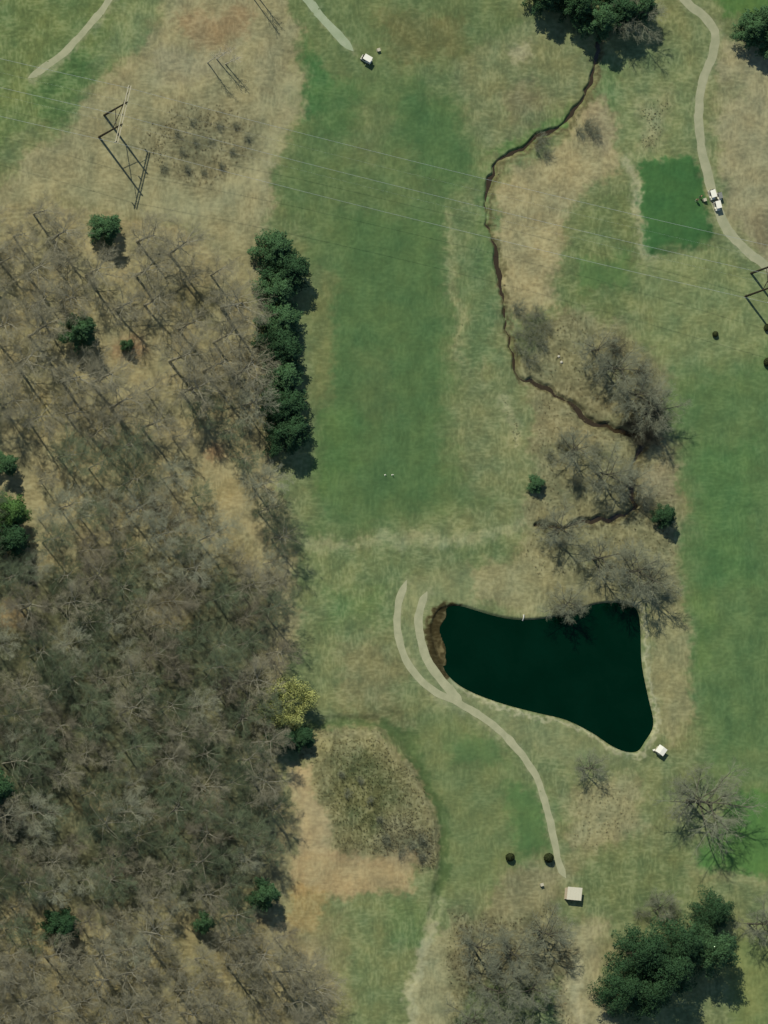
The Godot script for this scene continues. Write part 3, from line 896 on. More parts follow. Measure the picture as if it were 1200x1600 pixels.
	for g in south:
		copy(pines[rng.randi() % 3], under(g[0], g[1], g[2] * 0.55), rng.randf() * TAU, Vector3(g[3] / 6.5, g[2] / 15.0, g[3] / 6.5), "pine_tree", ["dark pine at the clump's north-western corner, facing the tan shed", "dark pine on the clump's northern side beside the grey shrubs", "smaller pine standing out north of the pine clump", "dark pine on the clump's eastern side", "dark pine at the clump's western end beside the bare track", "tallest pine in the middle of the pine clump", "dark pine on the clump's southern side"][south.find(g)], "tree", "pine clump south-east of the shed")
	for g in [[848, -6, 12, 4.0], [900, 12, 13, 4.0], [935, 35, 13, 4.4], [880, -20, 12, 4.0], [968, 20, 12, 4.6], [1000, 10, 11, 4.4], [960, -20, 12, 4.6]]:
		copy(spruces[rng.randi() % 2], under(g[0], g[1], g[2] * 0.55), rng.randf() * TAU, Vector3(g[3] / 3.6, g[2] / 12.0, g[3] / 3.6), "evergreen_tree", "dark evergreen in the clump at the creek's northern end", "tree", "evergreen clump at the creek's head")
	for g in [[1172, 50, 11, 3.6], [1206, 62, 12, 4.0], [1188, 32, 11, 3.4]]:
		copy(spruces[rng.randi() % 2], under(g[0], g[1], g[2] * 0.55), rng.randf() * TAU, Vector3(g[3] / 3.6, g[2] / 12.0, g[3] / 3.6), "evergreen_tree", "dark evergreen in the clump beside the bright green lawn and winding path", "tree", "evergreen clump beside the bright lawn")
	copy(spruces[1], under(1040, 806, 4), 1.0, Vector3(0.75, 0.55, 0.75), "evergreen_tree", "lone dark evergreen beside the eastern fairway at the creek thicket's edge", "tree")
	copy(spruces[0], under(838, 756, 2), 2.0, Vector3(0.6, 0.3, 0.6), "evergreen_tree", "little round evergreen on the fairway side of the creek thicket", "tree")
	copy(spruces[1], under(446, 1152, 5), 2.0, Vector3(0.9, 0.62, 0.9), "evergreen_tree", "dark evergreen just below the yellow-green willow", "tree", "dark evergreens below the willow")
	copy(spruces[1], under(474, 1150, 4), 2.0, Vector3(0.9, 0.5, 0.9), "evergreen_tree", "dark evergreen just below the yellow-green willow", "tree", "dark evergreens below the willow")
	# ---- willow in bud
	var wt := bare_tree(401, 9.0, {"kids": [11, 7, 6, 4]}, bark, willow)
	rng.seed = 402
	var leaves := MB.new()
	for k in 60:
		var w := rng.randf() * TAU
		leafy(leaves, Vector3(cos(w) * 4.2 * sqrt(rng.randf()), rng.randf_range(4.0, 8.0), sin(w) * 4.2 * sqrt(rng.randf())), Vector3.ONE * rng.randf_range(0.9, 1.7), 240, 0.2, 0.05)
	part("leaves", leaves.mesh(), willow, wt)
	copy(wt, under(450, 1096, 6.0), 0.3, Vector3(1.4, 1, 1.2), "willow_tree", "yellow-green willow in bud at the eastern edge of the wood", "tree")
	# ---- bare trees in the open
	var open_kinds := []
	for k in 4:
		open_kinds.append(bare_tree(200 + k, 13.0, {"kids": [14, 9, 8, 6], "open": [1.05, 0.85, 0.8, 0.75], "start": [0.22, 0.25, 0.2, 0.15], "ratio": [0.5, 0.5, 0.52, 0.55], "thick": [0.28, 0.10, 0.042, 0.02, 0.012]}, dark_bark, grey_twig))
	var lone := [
		[1088, 1248, 12, 1.6, "big leafless tree with radiating branches west of the bright putting green", ""],
		[985, 885, 12, 1.2, "leafless tree leaning over the north bank of the pond", "bare trees north of the pond"],
		[940, 870, 11, 1.0, "leafless tree leaning over the north bank of the pond", "bare trees north of the pond"],
		[1020, 910, 11, 0.95, "leafless tree leaning over the north bank of the pond", "bare trees north of the pond"],
		[885, 950, 9, 0.8, "leafless tree leaning over the north bank of the pond", "bare trees north of the pond"],
		[868, 830, 10, 0.9, "leafless tree beside the lower creek bend", "bare trees along the lower creek"],
		[900, 705, 10, 0.9, "leafless tree beside the lower creek bend", "bare trees along the lower creek"],
		[945, 735, 11, 1.0, "leafless tree beside the lower creek bend", "bare trees along the lower creek"],
		[975, 760, 9, 0.8, "leafless tree beside the lower creek bend", "bare trees along the lower creek"],
		[955, 575, 11, 1.0, "leafless tree in the grey thicket inside the creek loop", "bare trees of the creek thicket"],
		[990, 610, 12, 1.1, "leafless tree in the grey thicket inside the creek loop", "bare trees of the creek thicket"],
		[1010, 650, 12, 1.1, "leafless tree in the grey thicket inside the creek loop", "bare trees of the creek thicket"],
		[935, 545, 9, 0.8, "leafless tree in the grey thicket inside the creek loop", "bare trees of the creek thicket"],
		[980, 25, 11, 1.1, "leafless tree beside the evergreens at the creek's northern end", ""],
		[745, 1470, 11, 1.0, "leafless tree in the open grove south of the shed", "bare grove south of the shed"],
		[800, 1480, 12, 1.1, "leafless tree in the open grove south of the shed", "bare grove south of the shed"],
		[850, 1450, 11, 1.0, "leafless tree in the open grove south of the shed", "bare grove south of the shed"],
		[770, 1540, 12, 1.1, "leafless tree in the open grove south of the shed", "bare grove south of the shed"],
		[835, 1545, 11, 1.0, "leafless tree in the open grove south of the shed", "bare grove south of the shed"],
		[730, 1600, 11, 1.0, "leafless tree in the open grove south of the shed", "bare grove south of the shed"],
		[800, 1610, 12, 1.0, "leafless tree in the open grove south of the shed", "bare grove south of the shed"],
		[915, 1200, 6, 0.62, "small leafless tree alone south of the pond's southern shore", ""],
		[1030, 1420, 7, 0.6, "small grey leafless tree north of the pine clump", ""],
		[1180, 1440, 10, 0.9, "leafless tree at the pine clump's eastern end", ""]]
	rng.seed = 17
	for g in lone:
		copy(open_kinds[rng.randi() % 4], under(g[0], g[1], g[2] * 0.5), rng.randf() * TAU, Vector3(g[3] * 1.25, g[2] / 13.0, g[3] * 1.25), "bare_tree", g[4], "tree", g[5])
	# ---- birches on the dry slope
	var white_bark := plain(srgb(190, 184, 162), 0.9)
	var birch := bare_tree(450, 14.0, {"open": [0.5, 0.6, 0.7, 0.7], "kids": [11, 6, 4, 3], "ratio": [0.24, 0.45, 0.5, 0.5], "thick": [0.17, 0.045, 0.022, 0.014, 0.011]}, white_bark, white_bark)
	for q in [[324, 98, 1.0], [338, 92, 0.85], [352, 100, 0.7], [392, -8, 1.0], [405, -2, 0.8]]:
		copy(birch, on_ground(q[0], q[1]), q[0] * 1.7, Vector3(0.8, q[2], 0.8), "birch_tree", "slim pale birch in the pair of thin groups above the power frame's dry slope", "tree", "pale birches on the dry slope")
	# ---- shrubs
	var bushes := []
	for k in 3: bushes.append(bush(500 + k, 3.0, 2.4, 16, grey_twig))
	var dark_bushes := []
	for k in 2: dark_bushes.append(bush(510 + k, 4.0, 2.6, 20, dark_bark))
	var shrubs := []
	for q in [[808, 480], [825, 500], [840, 490], [830, 525], [815, 545], [845, 535], [850, 510], [828, 560], [812, 520]]:
		shrubs.append([q[0], q[1], 1.0, "grey leafless shrub in the dense patch beside the creek", "grey shrubs beside the creek"])
	for q in [[918, 195], [930, 208], [905, 205]]:
		shrubs.append([q[0], q[1], 0.75, "grey leafless shrub on the tan grass east of the creek", "shrubs on the tan grass"])
	for q in [[842, 228], [855, 240], [848, 215]]:
		shrubs.append([q[0], q[1], 0.75, "leafless shrub overhanging the upper creek bend", "shrubs over the creek bend"])
	for q in [[960, 540], [1000, 580], [1020, 620], [1015, 670], [1000, 690], [985, 660], [1030, 655], [1020, 685], [1012, 640], [1003, 668]]:
		shrubs.append([q[0], q[1], 1.1, "dark leafless shrub among the bare trees inside the creek loop", "shrubs in the creek thicket"])
	for q in [[850, 815], [880, 845], [950, 790], [985, 745], [1010, 780], [900, 750], [860, 710], [880, 690], [930, 700], [900, 940], [870, 955], [1010, 790]]:
		shrubs.append([q[0], q[1], 0.9, "leafless shrub between the lower creek and the pond", "shrubs between creek and pond"])
	for q in [[300, 190], [330, 220], [362, 236], [284, 236], [255, 262], [318, 268], [368, 196], [342, 196], [306, 222], [276, 208], [345, 258], [386, 214], [292, 262]]:
		shrubs.append([q[0], q[1], 0.5, "low leafless shrub on the dry slope beside the power pole frame", "shrubs on the dry slope"])
	for q in [[640, 1320], [655, 1335], [625, 1330], [600, 1310], [560, 1220], [540, 1240], [575, 1250], [590, 1280], [530, 1210], [655, 1310]]:
		shrubs.append([q[0], q[1], 0.55, "low twiggy shrub on the brushy mound west of the cart path", "shrubs on the mound"])
	for q in [[1050, 1415], [1020, 1405], [1000, 1425]]:
		shrubs.append([q[0], q[1], 0.8, "grey shrub just north of the pine clump", "shrubs north of the pines"])
	for g in shrubs:
		var s: float = g[2] * rng.randf_range(0.85, 1.2)
		var pick: Node3D = dark_bushes[rng.randi() % 2] if g[4] == "shrubs in the creek thicket" else bushes[rng.randi() % 3]
		copy(pick, under(g[0], g[1], 1.5 * s), rng.randf() * TAU, Vector3(s, s * rng.randf_range(0.8, 1.1), s), "leafless_shrub", g[3], "shrub", g[4])
	# two clipped round shrubs, and small dark ones in the eastern rough
	rng.seed = 77
	var hedge_leaf := plain(srgb(66, 74, 42), 0.85, 0.0, true)
	var round_one := MB.new()
	leafy(round_one, Vector3(0, 0.95, 0), Vector3(1.0, 0.98, 1.0), 2600, 0.16, 0.6)
	var round_stem := MB.new()
	round_stem.tube(PackedVector3Array([Vector3(0, -0.1, 0), Vector3(0, 0.9, 0)]), PackedFloat32Array([0.07, 0.04]), 6)
	var ball := Node3D.new()
	part("stem", round_stem.mesh(), dark_bark, ball)
	part("foliage", round_one.mesh(), hedge_leaf, ball)
	copy(ball, under(857, 1340, 1.0), 0.0, Vector3(1.05, 1.15, 1.05), "round_shrub", "round dark clipped shrub touching the pale cart path", "shrub")
	copy(ball, under(797, 1339, 1.0), 1.0, Vector3(0.95, 1.0, 0.95), "round_shrub", "round dark clipped shrub standing in the grass away from the path", "shrub")
	copy(ball, under(1118, 522, 0.6), 2.0, Vector3(0.65, 0.65, 0.65), "round_shrub", "small dark shrub in rough grass south of the power pole frame by the path", "shrub")
	copy(ball, under(1199, 512, 0.6), 3.0, Vector3(0.8, 0.8, 0.8), "round_shrub", "small dark shrub near the foot of the eastern power pole frame", "shrub")
	copy(ball, under(1200, 566, 0.8), 4.0, Vector3(1.0, 1.0, 1.0), "round_shrub", "dark shrub at the northern end of the eastern fairway", "shrub")

func build_undergrowth() -> void:
	# grass tufts in the rough and twigs under the wood: nobody could count them
	rng.seed = 91
	var tuft := MB.new()
	for k in 9:
		var w := rng.randf() * TAU
		var out := Vector3(cos(w), 0, sin(w))
		var side := Vector3(-out.z, 0, out.x) * 0.035
		var tip := out * rng.randf_range(0.1, 0.32) + Vector3(0, rng.randf_range(0.16, 0.34), 0)
		tuft.tri(out * 0.04 - side, out * 0.04 + side, tip, (Vector3.UP + out * 0.3).normalized())
	var places := []
	var tones := []
	var tries := 0
	while places.size() < 26000 and tries < 400000:
		tries += 1
		var q := Vector2(rng.randf_range(-70, 1270), rng.randf_range(-70, 1670))
		var c := growth_at(q.x, q.y)
		if rng.randf() > (c.a - 1.12) * 2.2: continue
		if q.x > 610 and q.y > 900 and q.x < 1030 and q.y < 1185: continue
		places.append(q)
		var tone := rng.randf_range(0.9, 1.12)
		tones.append(Color(c.r, c.g, c.b).srgb_to_linear() * tone)
	var mm := MultiMesh.new()
	mm.transform_format = MultiMesh.TRANSFORM_3D
	mm.use_colors = true
	mm.mesh = tuft.mesh()
	mm.instance_count = places.size()
	for k in places.size():
		var s := rng.randf_range(0.6, 1.5)
		mm.set_instance_transform(k, Transform3D(Basis(Vector3.UP, rng.randf() * TAU).scaled(Vector3(s, s * rng.randf_range(0.7, 1.3), s)), on_ground(places[k].x, places[k].y)))
		mm.set_instance_color(k, tones[k])
	var o := MultiMeshInstance3D.new()
	o.name = "rough_grass"
	o.multimesh = mm
	o.material_override = plain(Color.WHITE, 1.0, 0.0, true)
	add_child(o)
	tag(o, "dry grass tufts and weeds covering the rough and wood floor", "", "", "stuff")

# ---------------------------------------------------------------- built things
func power_frame(base_a: Vector3, base_b: Vector3, label: String) -> void:
	var mid := (base_a + base_b) * 0.5
	var across := (base_b - base_a); across.y = 0.0
	var gap := across.length()
	var root := thing("power_pole_frame", label, "power pole", mid, atan2(-across.z, across.x), "power pole frames")
	var wood := mat.wood_pole as Material
	var h := 18.0
	for s in [-1, 1]:
		var m := MB.new()
		m.tube(PackedVector3Array([Vector3(s * gap / 2, -0.4, 0), Vector3(s * gap / 2, h * 0.5, 0), Vector3(s * gap / 2, h, 0)]), PackedFloat32Array([0.27, 0.22, 0.17]), 10, true)
		part("pole", m.mesh(), wood, root)
	var arm := MB.new()
	for s in [-1, 1]:
		arm.box(Vector3(0, h - 1.2, s * 0.28), Vector3(13.6, 0.3, 0.12))
	part("crossarm", arm.mesh(), mat.grey_wood, root)
	for s in [-1, 1]:
		var b := MB.new()
		b.rod(Vector3(-s * gap / 2, h - 8.5, s * 0.2), Vector3(s * gap / 2, h - 4.0, s * 0.2), 0.09)
		part("diagonal_brace", b.mesh(), wood, root)
		var k := MB.new()
		k.rod(Vector3(s * (gap / 2), h - 3.4, 0), Vector3(s * 5.2, h - 1.3, 0), 0.07)
		part("arm_brace", k.mesh(), wood, root)
	for x in [-6.5, 0.0, 6.5]:
		var ins := MB.new()
		for e in 8:
			var y := h - 1.4 - 0.17 * e
			ins.tube(PackedVector3Array([Vector3(x, y, 0), Vector3(x, y - 0.05, 0), Vector3(x, y - 0.12, 0), Vector3(x, y - 0.17, 0)]), PackedFloat32Array([0.04, 0.15, 0.13, 0.04]), 10)
		part("insulator", ins.mesh(), mat.porcelain, root)

func wire(a: Vector3, b: Vector3, sag: float, r: float, label: String, group: String) -> void:
	# one conductor through two frames and on to the next ones out of sight
	var d := b - a
	var m := MB.new()
	var p := PackedVector3Array()
	for k in range(-10, 31):
		var t := k / 20.0 
		var f: float = t - floor(t)
		p.append(a + d * t - Vector3(0, sag * 4.0 * f * (1.0 - f), 0))
	var rad := PackedFloat32Array(); rad.resize(p.size()); rad.fill(r)
	m.tube(p, rad, 5, true)
	var o := single("power_line", m.mesh(), mat.aluminium)
	tag(o, label, "power line", group)

func build_power_line() -> void:
	mat.wood_pole = noisy(61, srgb(52, 47, 38), srgb(76, 69, 56), 0.05, 0.6)
	mat.grey_wood = noisy(62, srgb(168, 160, 136), srgb(206, 198, 172), 0.05, 0.6)
	mat.porcelain = plain(srgb(196, 192, 178), 0.25)
	mat.aluminium = plain(srgb(200, 204, 200), 0.45, 0.4)
	var west := [on_ground(155, 214), on_ground(163, 180)]
	var east := [on_ground(1165, 463), on_ground(1174, 427)]
	power_frame(west[0], west[1], "wooden two-pole power frame on the dry slope, throwing a long ladder-like shadow")
	power_frame(east[0], east[1], "wooden two-pole power frame beside the winding gravel path")
	var wm: Vector3 = (west[0] + west[1]) * 0.5; var em: Vector3 = (east[0] + east[1]) * 0.5
	var wd: Vector3 = (west[1] - west[0]).normalized(); var ed: Vector3 = (east[1] - east[0]).normalized()
	var which := ["northern power line conductor crossing high over the fairway", "middle power line conductor crossing high over the fairway", "southern power line conductor crossing high over the fairway"]
	var k := 0
	for x in [6.5, 0.0, -6.5]:
		wire(wm + wd * x + Vector3(0, 18.0 - 2.78, 0), em + ed * x + Vector3(0, 18.0 - 2.78, 0), 3.2, 0.027, which[k], "power line conductors")
		k += 1
	k = 0
	for x in [0.5, -0.5]:
		var w2: Vector3 = west[1 - k]; var e2: Vector3 = east[1 - k]
		wire(w2 + Vector3(0, 18.03, 0), e2 + Vector3(0, 18.03, 0), 2.4, 0.007, ["thin shield wire over the northern poles of the power frames", "thin shield wire over the southern poles of the power frames"][k], "power line shield wires")
		k += 1

func golf_cart(roof_mat: Material) -> Node3D:
	# front towards +x
	var root := Node3D.new()
	var body := MB.new()
	body.box(Vector3(0, 0.34, 0), Vector3(2.25, 0.12, 1.08))
	body.box(Vector3(0.83, 0.58, 0), Vector3(0.62, 0.42, 1.06))
	body.box(Vector3(1.08, 0.46, 0), Vector3(0.2, 0.26, 0.9))
	body.box(Vector3(-0.42, 0.5, 0), Vector3(0.62, 0.26, 1.1))
	body.box(Vector3(-0.95, 0.55, 0), Vector3(0.5, 0.36, 1.06))
	part("body", body.mesh(), mat.cart_body, root)
	var seat := MB.new()
	seat.box(Vector3(-0.36, 0.7, 0), Vector3(0.5, 0.14, 1.02))
	part("seat", seat.mesh(), mat.vinyl, root)
	var back := MB.new()
	back.box(Vector3(-0.66, 0.95, 0), Vector3(0.12, 0.42, 1.02), Basis(Vector3(0, 0, 1), 0.15))
	part("backrest", back.mesh(), mat.vinyl, root)
	var roof := MB.new()
	roof.box(Vector3(-0.15, 1.82, 0), Vector3(1.75, 0.09, 1.22))
	part("roof", roof.mesh(), roof_mat, root)
	for x in [[0.72, 0.6, 0.5], [-0.95, 0.7, -0.85]]:
		for s in [-1, 1]:
			var post := MB.new()
			post.rod(Vector3(x[0], x[1], s * 0.48), Vector3(x[2], 1.79, s * 0.5), 0.02)
			part("post", post.mesh(), mat.dark_metal, root)
	for x in [0.78, -0.78]:
		for s in [-1, 1]:
			var tyre := MB.new()
			var z: float = s * 0.5
			tyre.tube(PackedVector3Array([Vector3(x, 0.23, z - 0.09), Vector3(x, 0.23, z - 0.07), Vector3(x, 0.23, z + 0.07), Vector3(x, 0.23, z + 0.09)]), PackedFloat32Array([0.19, 0.23, 0.23, 0.19]), 16, true)
			var w := part("wheel", tyre.mesh(), mat.rubber, root)
			var rim := MB.new()
			rim.rod(Vector3(x, 0.23, z - 0.1), Vector3(x, 0.23, z + 0.1), 0.11, 12)
			part("rim", rim.mesh(), mat.porcelain, w)
	var wheel := MB.new()
	var ring := PackedVector3Array(); var rr := PackedFloat32Array()
	var tilt := Basis(Vector3(0, 0, 1), 0.9)
	for k in 17:
		ring.append(Vector3(0.28, 0.98, 0.25) + tilt * Vector3(cos(TAU * k / 16) * 0.17, 0, sin(TAU * k / 16) * 0.17)); rr.append(0.014)
	wheel.tube(ring, rr, 5)
	wheel.rod(Vector3(0.28, 0.98, 0.25), Vector3(0.58, 0.72, 0.25), 0.018)
	part("steering_wheel", wheel.mesh(), mat.dark_metal, root)
	for s in [-1, 1]:
		var bag := MB.new()
		var z: float = s * 0.26
		bag.tube(PackedVector3Array([Vector3(-1.02, 0.62, z), Vector3(-1.06, 1.0, z), Vector3(-1.12, 1.42, z)]), PackedFloat32Array([0.13, 0.14, 0.12]), 10, true)
		var b := part("golf_bag", bag.mesh(), mat.vinyl, root)
		var clubs := MB.new()
		for c in 6:
			var o := Vector3(cos(c * 1.05) * 0.07, 0, sin(c * 1.05) * 0.07)
			clubs.rod(Vector3(-1.12, 1.4, z) + o, Vector3(-1.16, 1.62 + 0.02 * c, z) + o * 1.2, 0.008, 4)
			clubs.box(Vector3(-1.16, 1.64 + 0.02 * c, z) + o * 1.2, Vector3(0.07, 0.04, 0.03))
		part("clubs", clubs.mesh(), mat.dark_metal, b)
	return root

func build_carts_and_sheds() -> void:
	mat.cart_body = plain(srgb(222, 218, 200), 0.35)
	mat.vinyl = plain(srgb(60, 58, 52), 0.6)
	mat.rubber = plain(srgb(28, 28, 28), 0.9)
	mat.dark_metal = plain(srgb(46, 46, 48), 0.5, 0.5)
	var white_roof := plain(srgb(236, 232, 214), 0.5)
	var grey_roof := plain(srgb(128, 130, 122), 0.6)
	var cart := golf_cart(white_roof)
	copy(cart, under(575, 92.5, 1.8), -atan2(0.5, 0.86), Vector3.ONE * 1.1, "golf_cart", "white-roofed golf cart parked alone at the end of the straight path", "golf cart", "golf carts")
	copy(cart, under(1114.5, 304, 1.8), -atan2(0.95, 0.28), Vector3.ONE, "golf_cart", "white-roofed golf cart standing behind the other white-roofed one on the winding path", "golf cart", "golf carts")
	copy(cart, under(1122.5, 321, 1.8), -atan2(0.96, 0.25), Vector3.ONE, "golf_cart", "foremost white-roofed golf cart heading downhill on the winding path", "golf cart", "golf carts")
	var grey := golf_cart(grey_roof)
	copy(grey, under(1125.5, 306.5, 1.4), -atan2(0.95, 0.22), Vector3(0.8, 0.75, 0.72), "golf_cart", "grey-topped golf cart standing at the path edge beside a white-roofed cart", "golf cart", "golf carts")

	# shed beside the cart path
	var roof_tin := noisy(71, srgb(192, 186, 160), srgb(226, 220, 196), 0.04, 0.5, 0.8)
	var pink_board := noisy(72, srgb(196, 178, 152), srgb(220, 204, 180), 0.05, 0.8)
	var s_turn := -0.09
	var shed := thing("shed", "small tan shed with nearly flat pale roof at the cart path's end", "shed", on_ground(893, 1397), s_turn)
	var w := 3.2; var d := 2.7; var h := 1.85
	var walls := MB.new()
	walls.box(Vector3(0, h / 2 - 0.05, 0), Vector3(w, h + 0.1, d))
	var wall_part := part("wall", walls.mesh(), pink_board, shed)
	for s in 8:
		var plank := MB.new()
		plank.box(Vector3(-w / 2 - 0.015, h / 2, -d / 2 + (s + 0.5) * d / 8), Vector3(0.03, h - 0.06, d / 8 - 0.03))
		part("plank", plank.mesh(), pink_board, wall_part)
	var door := MB.new()
	door.box(Vector3(0.4, 0.8, d / 2 + 0.03), Vector3(0.8, 1.55, 0.06))
	var door_part := part("door", door.mesh(), mat.grey_wood, shed)
	var knob := MB.new()
	knob.rod(Vector3(0.12, 0.8, d / 2 + 0.05), Vector3(0.12, 0.8, d / 2 + 0.12), 0.03, 8)
	part("handle", knob.mesh(), mat.dark_metal, door_part)
	var top := MB.new()
	for s in 5:
		top.box(Vector3(-1.36 + 0.68 * s, h + 0.06 + 0.01 * (s % 2), 0), Vector3(0.675, 0.07, d + 0.3), Basis(Vector3(1, 0, 0), 0.05))
	part("roof", top.mesh(), roof_tin, shed)

	# pump house at the pond
	var white_paint := noisy(73, srgb(226, 222, 204), srgb(246, 242, 226), 0.04, 0.5, 0.6)
	var pump := thing("pump_house", "little white pump house at the pond's southern corner", "shed", on_ground(1030, 1173), -0.62)
	var pw := MB.new()
	pw.box(Vector3(0, 0.7, 0), Vector3(1.9, 1.5, 1.6))
	part("wall", pw.mesh(), mat.grey_wood, pump)
	var pr := MB.new()
	for s in [-1, 1]:
		pr.box(Vector3(s * 0.55, 1.58, 0), Vector3(1.12, 0.07, 1.85), Basis(Vector3(0, 0, 1), -s * 0.16))
	part("roof", pr.mesh(), white_paint, pump)
	var pd := MB.new()
	pd.box(Vector3(0.2, 0.62, 0.83), Vector3(0.7, 1.2, 0.05))
	part("door", pd.mesh(), mat.cart_body, pump)
	# litter bins: pale box with a lid
	var bin := Node3D.new()
	var bb := MB.new()
	for k in 4:
		var q := Basis(Vector3.UP, k * PI / 2)
		bb.box(q * Vector3(0, 0.42, 0.36), Vector3(0.74, 0.84, 0.06), q)
	part("body", bb.mesh(), mat.grey_wood, bin)
	var lid := MB.new()
	lid.box(Vector3(0, 0.89, 0), Vector3(0.86, 0.08, 0.86))
	part("lid", lid.mesh(), mat.grey_wood, bin)
	for g in [[592, 78, "pale square litter bin on the grass beside the single parked cart"], [847, 1382, "pale square litter bin between round shrub and tan shed"], [1101, 312.5, "pale square litter bin between teeing ground and parked carts"]]:
		copy(bin, under(g[0], g[1], 0.9), 0.3, Vector3(0.85, 0.9, 0.85), "litter_bin", g[2], "bin", "pale litter bins")
	# valve box beside the pump house
	var valve := thing("valve_box", "tiny white box on the pond side of the pump house", "box", on_ground(1021, 1172), 0.4)
	var vb := MB.new(); vb.box(Vector3(0, 0.2, 0), Vector3(0.4, 0.44, 0.36)); part("body", vb.mesh(), white_paint, valve)
	var vl := MB.new(); vl.box(Vector3(0, 0.445, 0), Vector3(0.46, 0.05, 0.42)); part("lid", vl.mesh(), white_paint, valve)
	# outlet pipe at the north bank
	var pipe := thing("outlet_pipe", "white pipe running down the pond's north bank into the water", "pipe", on_ground(818, 964))
	var pp := MB.new()
	pp.tube(PackedVector3Array([Vector3(0, 0.1, -0.4), Vector3(0, 0.12, 0.1), Vector3(0.02, -0.6, 0.75), Vector3(0.03, -1.45, 1.25)]), PackedFloat32Array([0.13, 0.13, 0.13, 0.13]), 10, true)
	part("body", pp.mesh(), white_paint, pipe)
	var col := MB.new()
	col.rod(Vector3(0, 0.1, -0.5), Vector3(0, 0.1, -0.36), 0.19, 12)
	part("collar", col.mesh(), white_paint, pipe)
	# distance stakes on the fairway
	for g in [[613, 742, 1.0, "white stake standing on the long fairway"], [602, 742, 0.6, "shorter white stake standing on the long fairway"]]:
		var st := thing("distance_stake", g[3], "marker", on_ground(g[0], g[1]))
		var sm := MB.new(); sm.rod(Vector3(0, -0.1, 0), Vector3(0, 0.9 * g[2], 0), 0.09, 8, 0.07); part("post", sm.mesh(), white_paint, st)
		var sb := MB.new(); sb.rod(Vector3(0, -0.02, 0), Vector3(0, 0.05, 0), 0.2, 10, 0.16); part("base", sb.mesh(), white_paint, st)
	# pale stones beside the creek
	rng.seed = 55
	for g in [[873, 557, 0.3], [877, 566, 0.34]]:
		var m := SphereMesh.new(); m.radial_segments = 12; m.rings = 7; m.radius = g[2]; m.height = g[2] * 1.4
		var arr := m.get_mesh_arrays()
		var vv: PackedVector3Array = arr[Mesh.ARRAY_VERTEX]
		var nz := FastNoiseLite.new(); nz.seed = int(g[0]); nz.frequency = 1.4
		for k in vv.size(): vv[k] *= 1.0 + 0.45 * nz.get_noise_3dv(vv[k])
		arr[Mesh.ARRAY_VERTEX] = vv
		var am := ArrayMesh.new(); am.add_surface_from_arrays(Mesh.PRIMITIVE_TRIANGLES, arr)
		var o := single("stone", am, mat.stone)
		o.position = on_ground(g[0], g[1], g[2] * 0.3)
		tag(o, "pale stone lying on tan grass inside the creek loop", "stone", "pale stones by the creek")

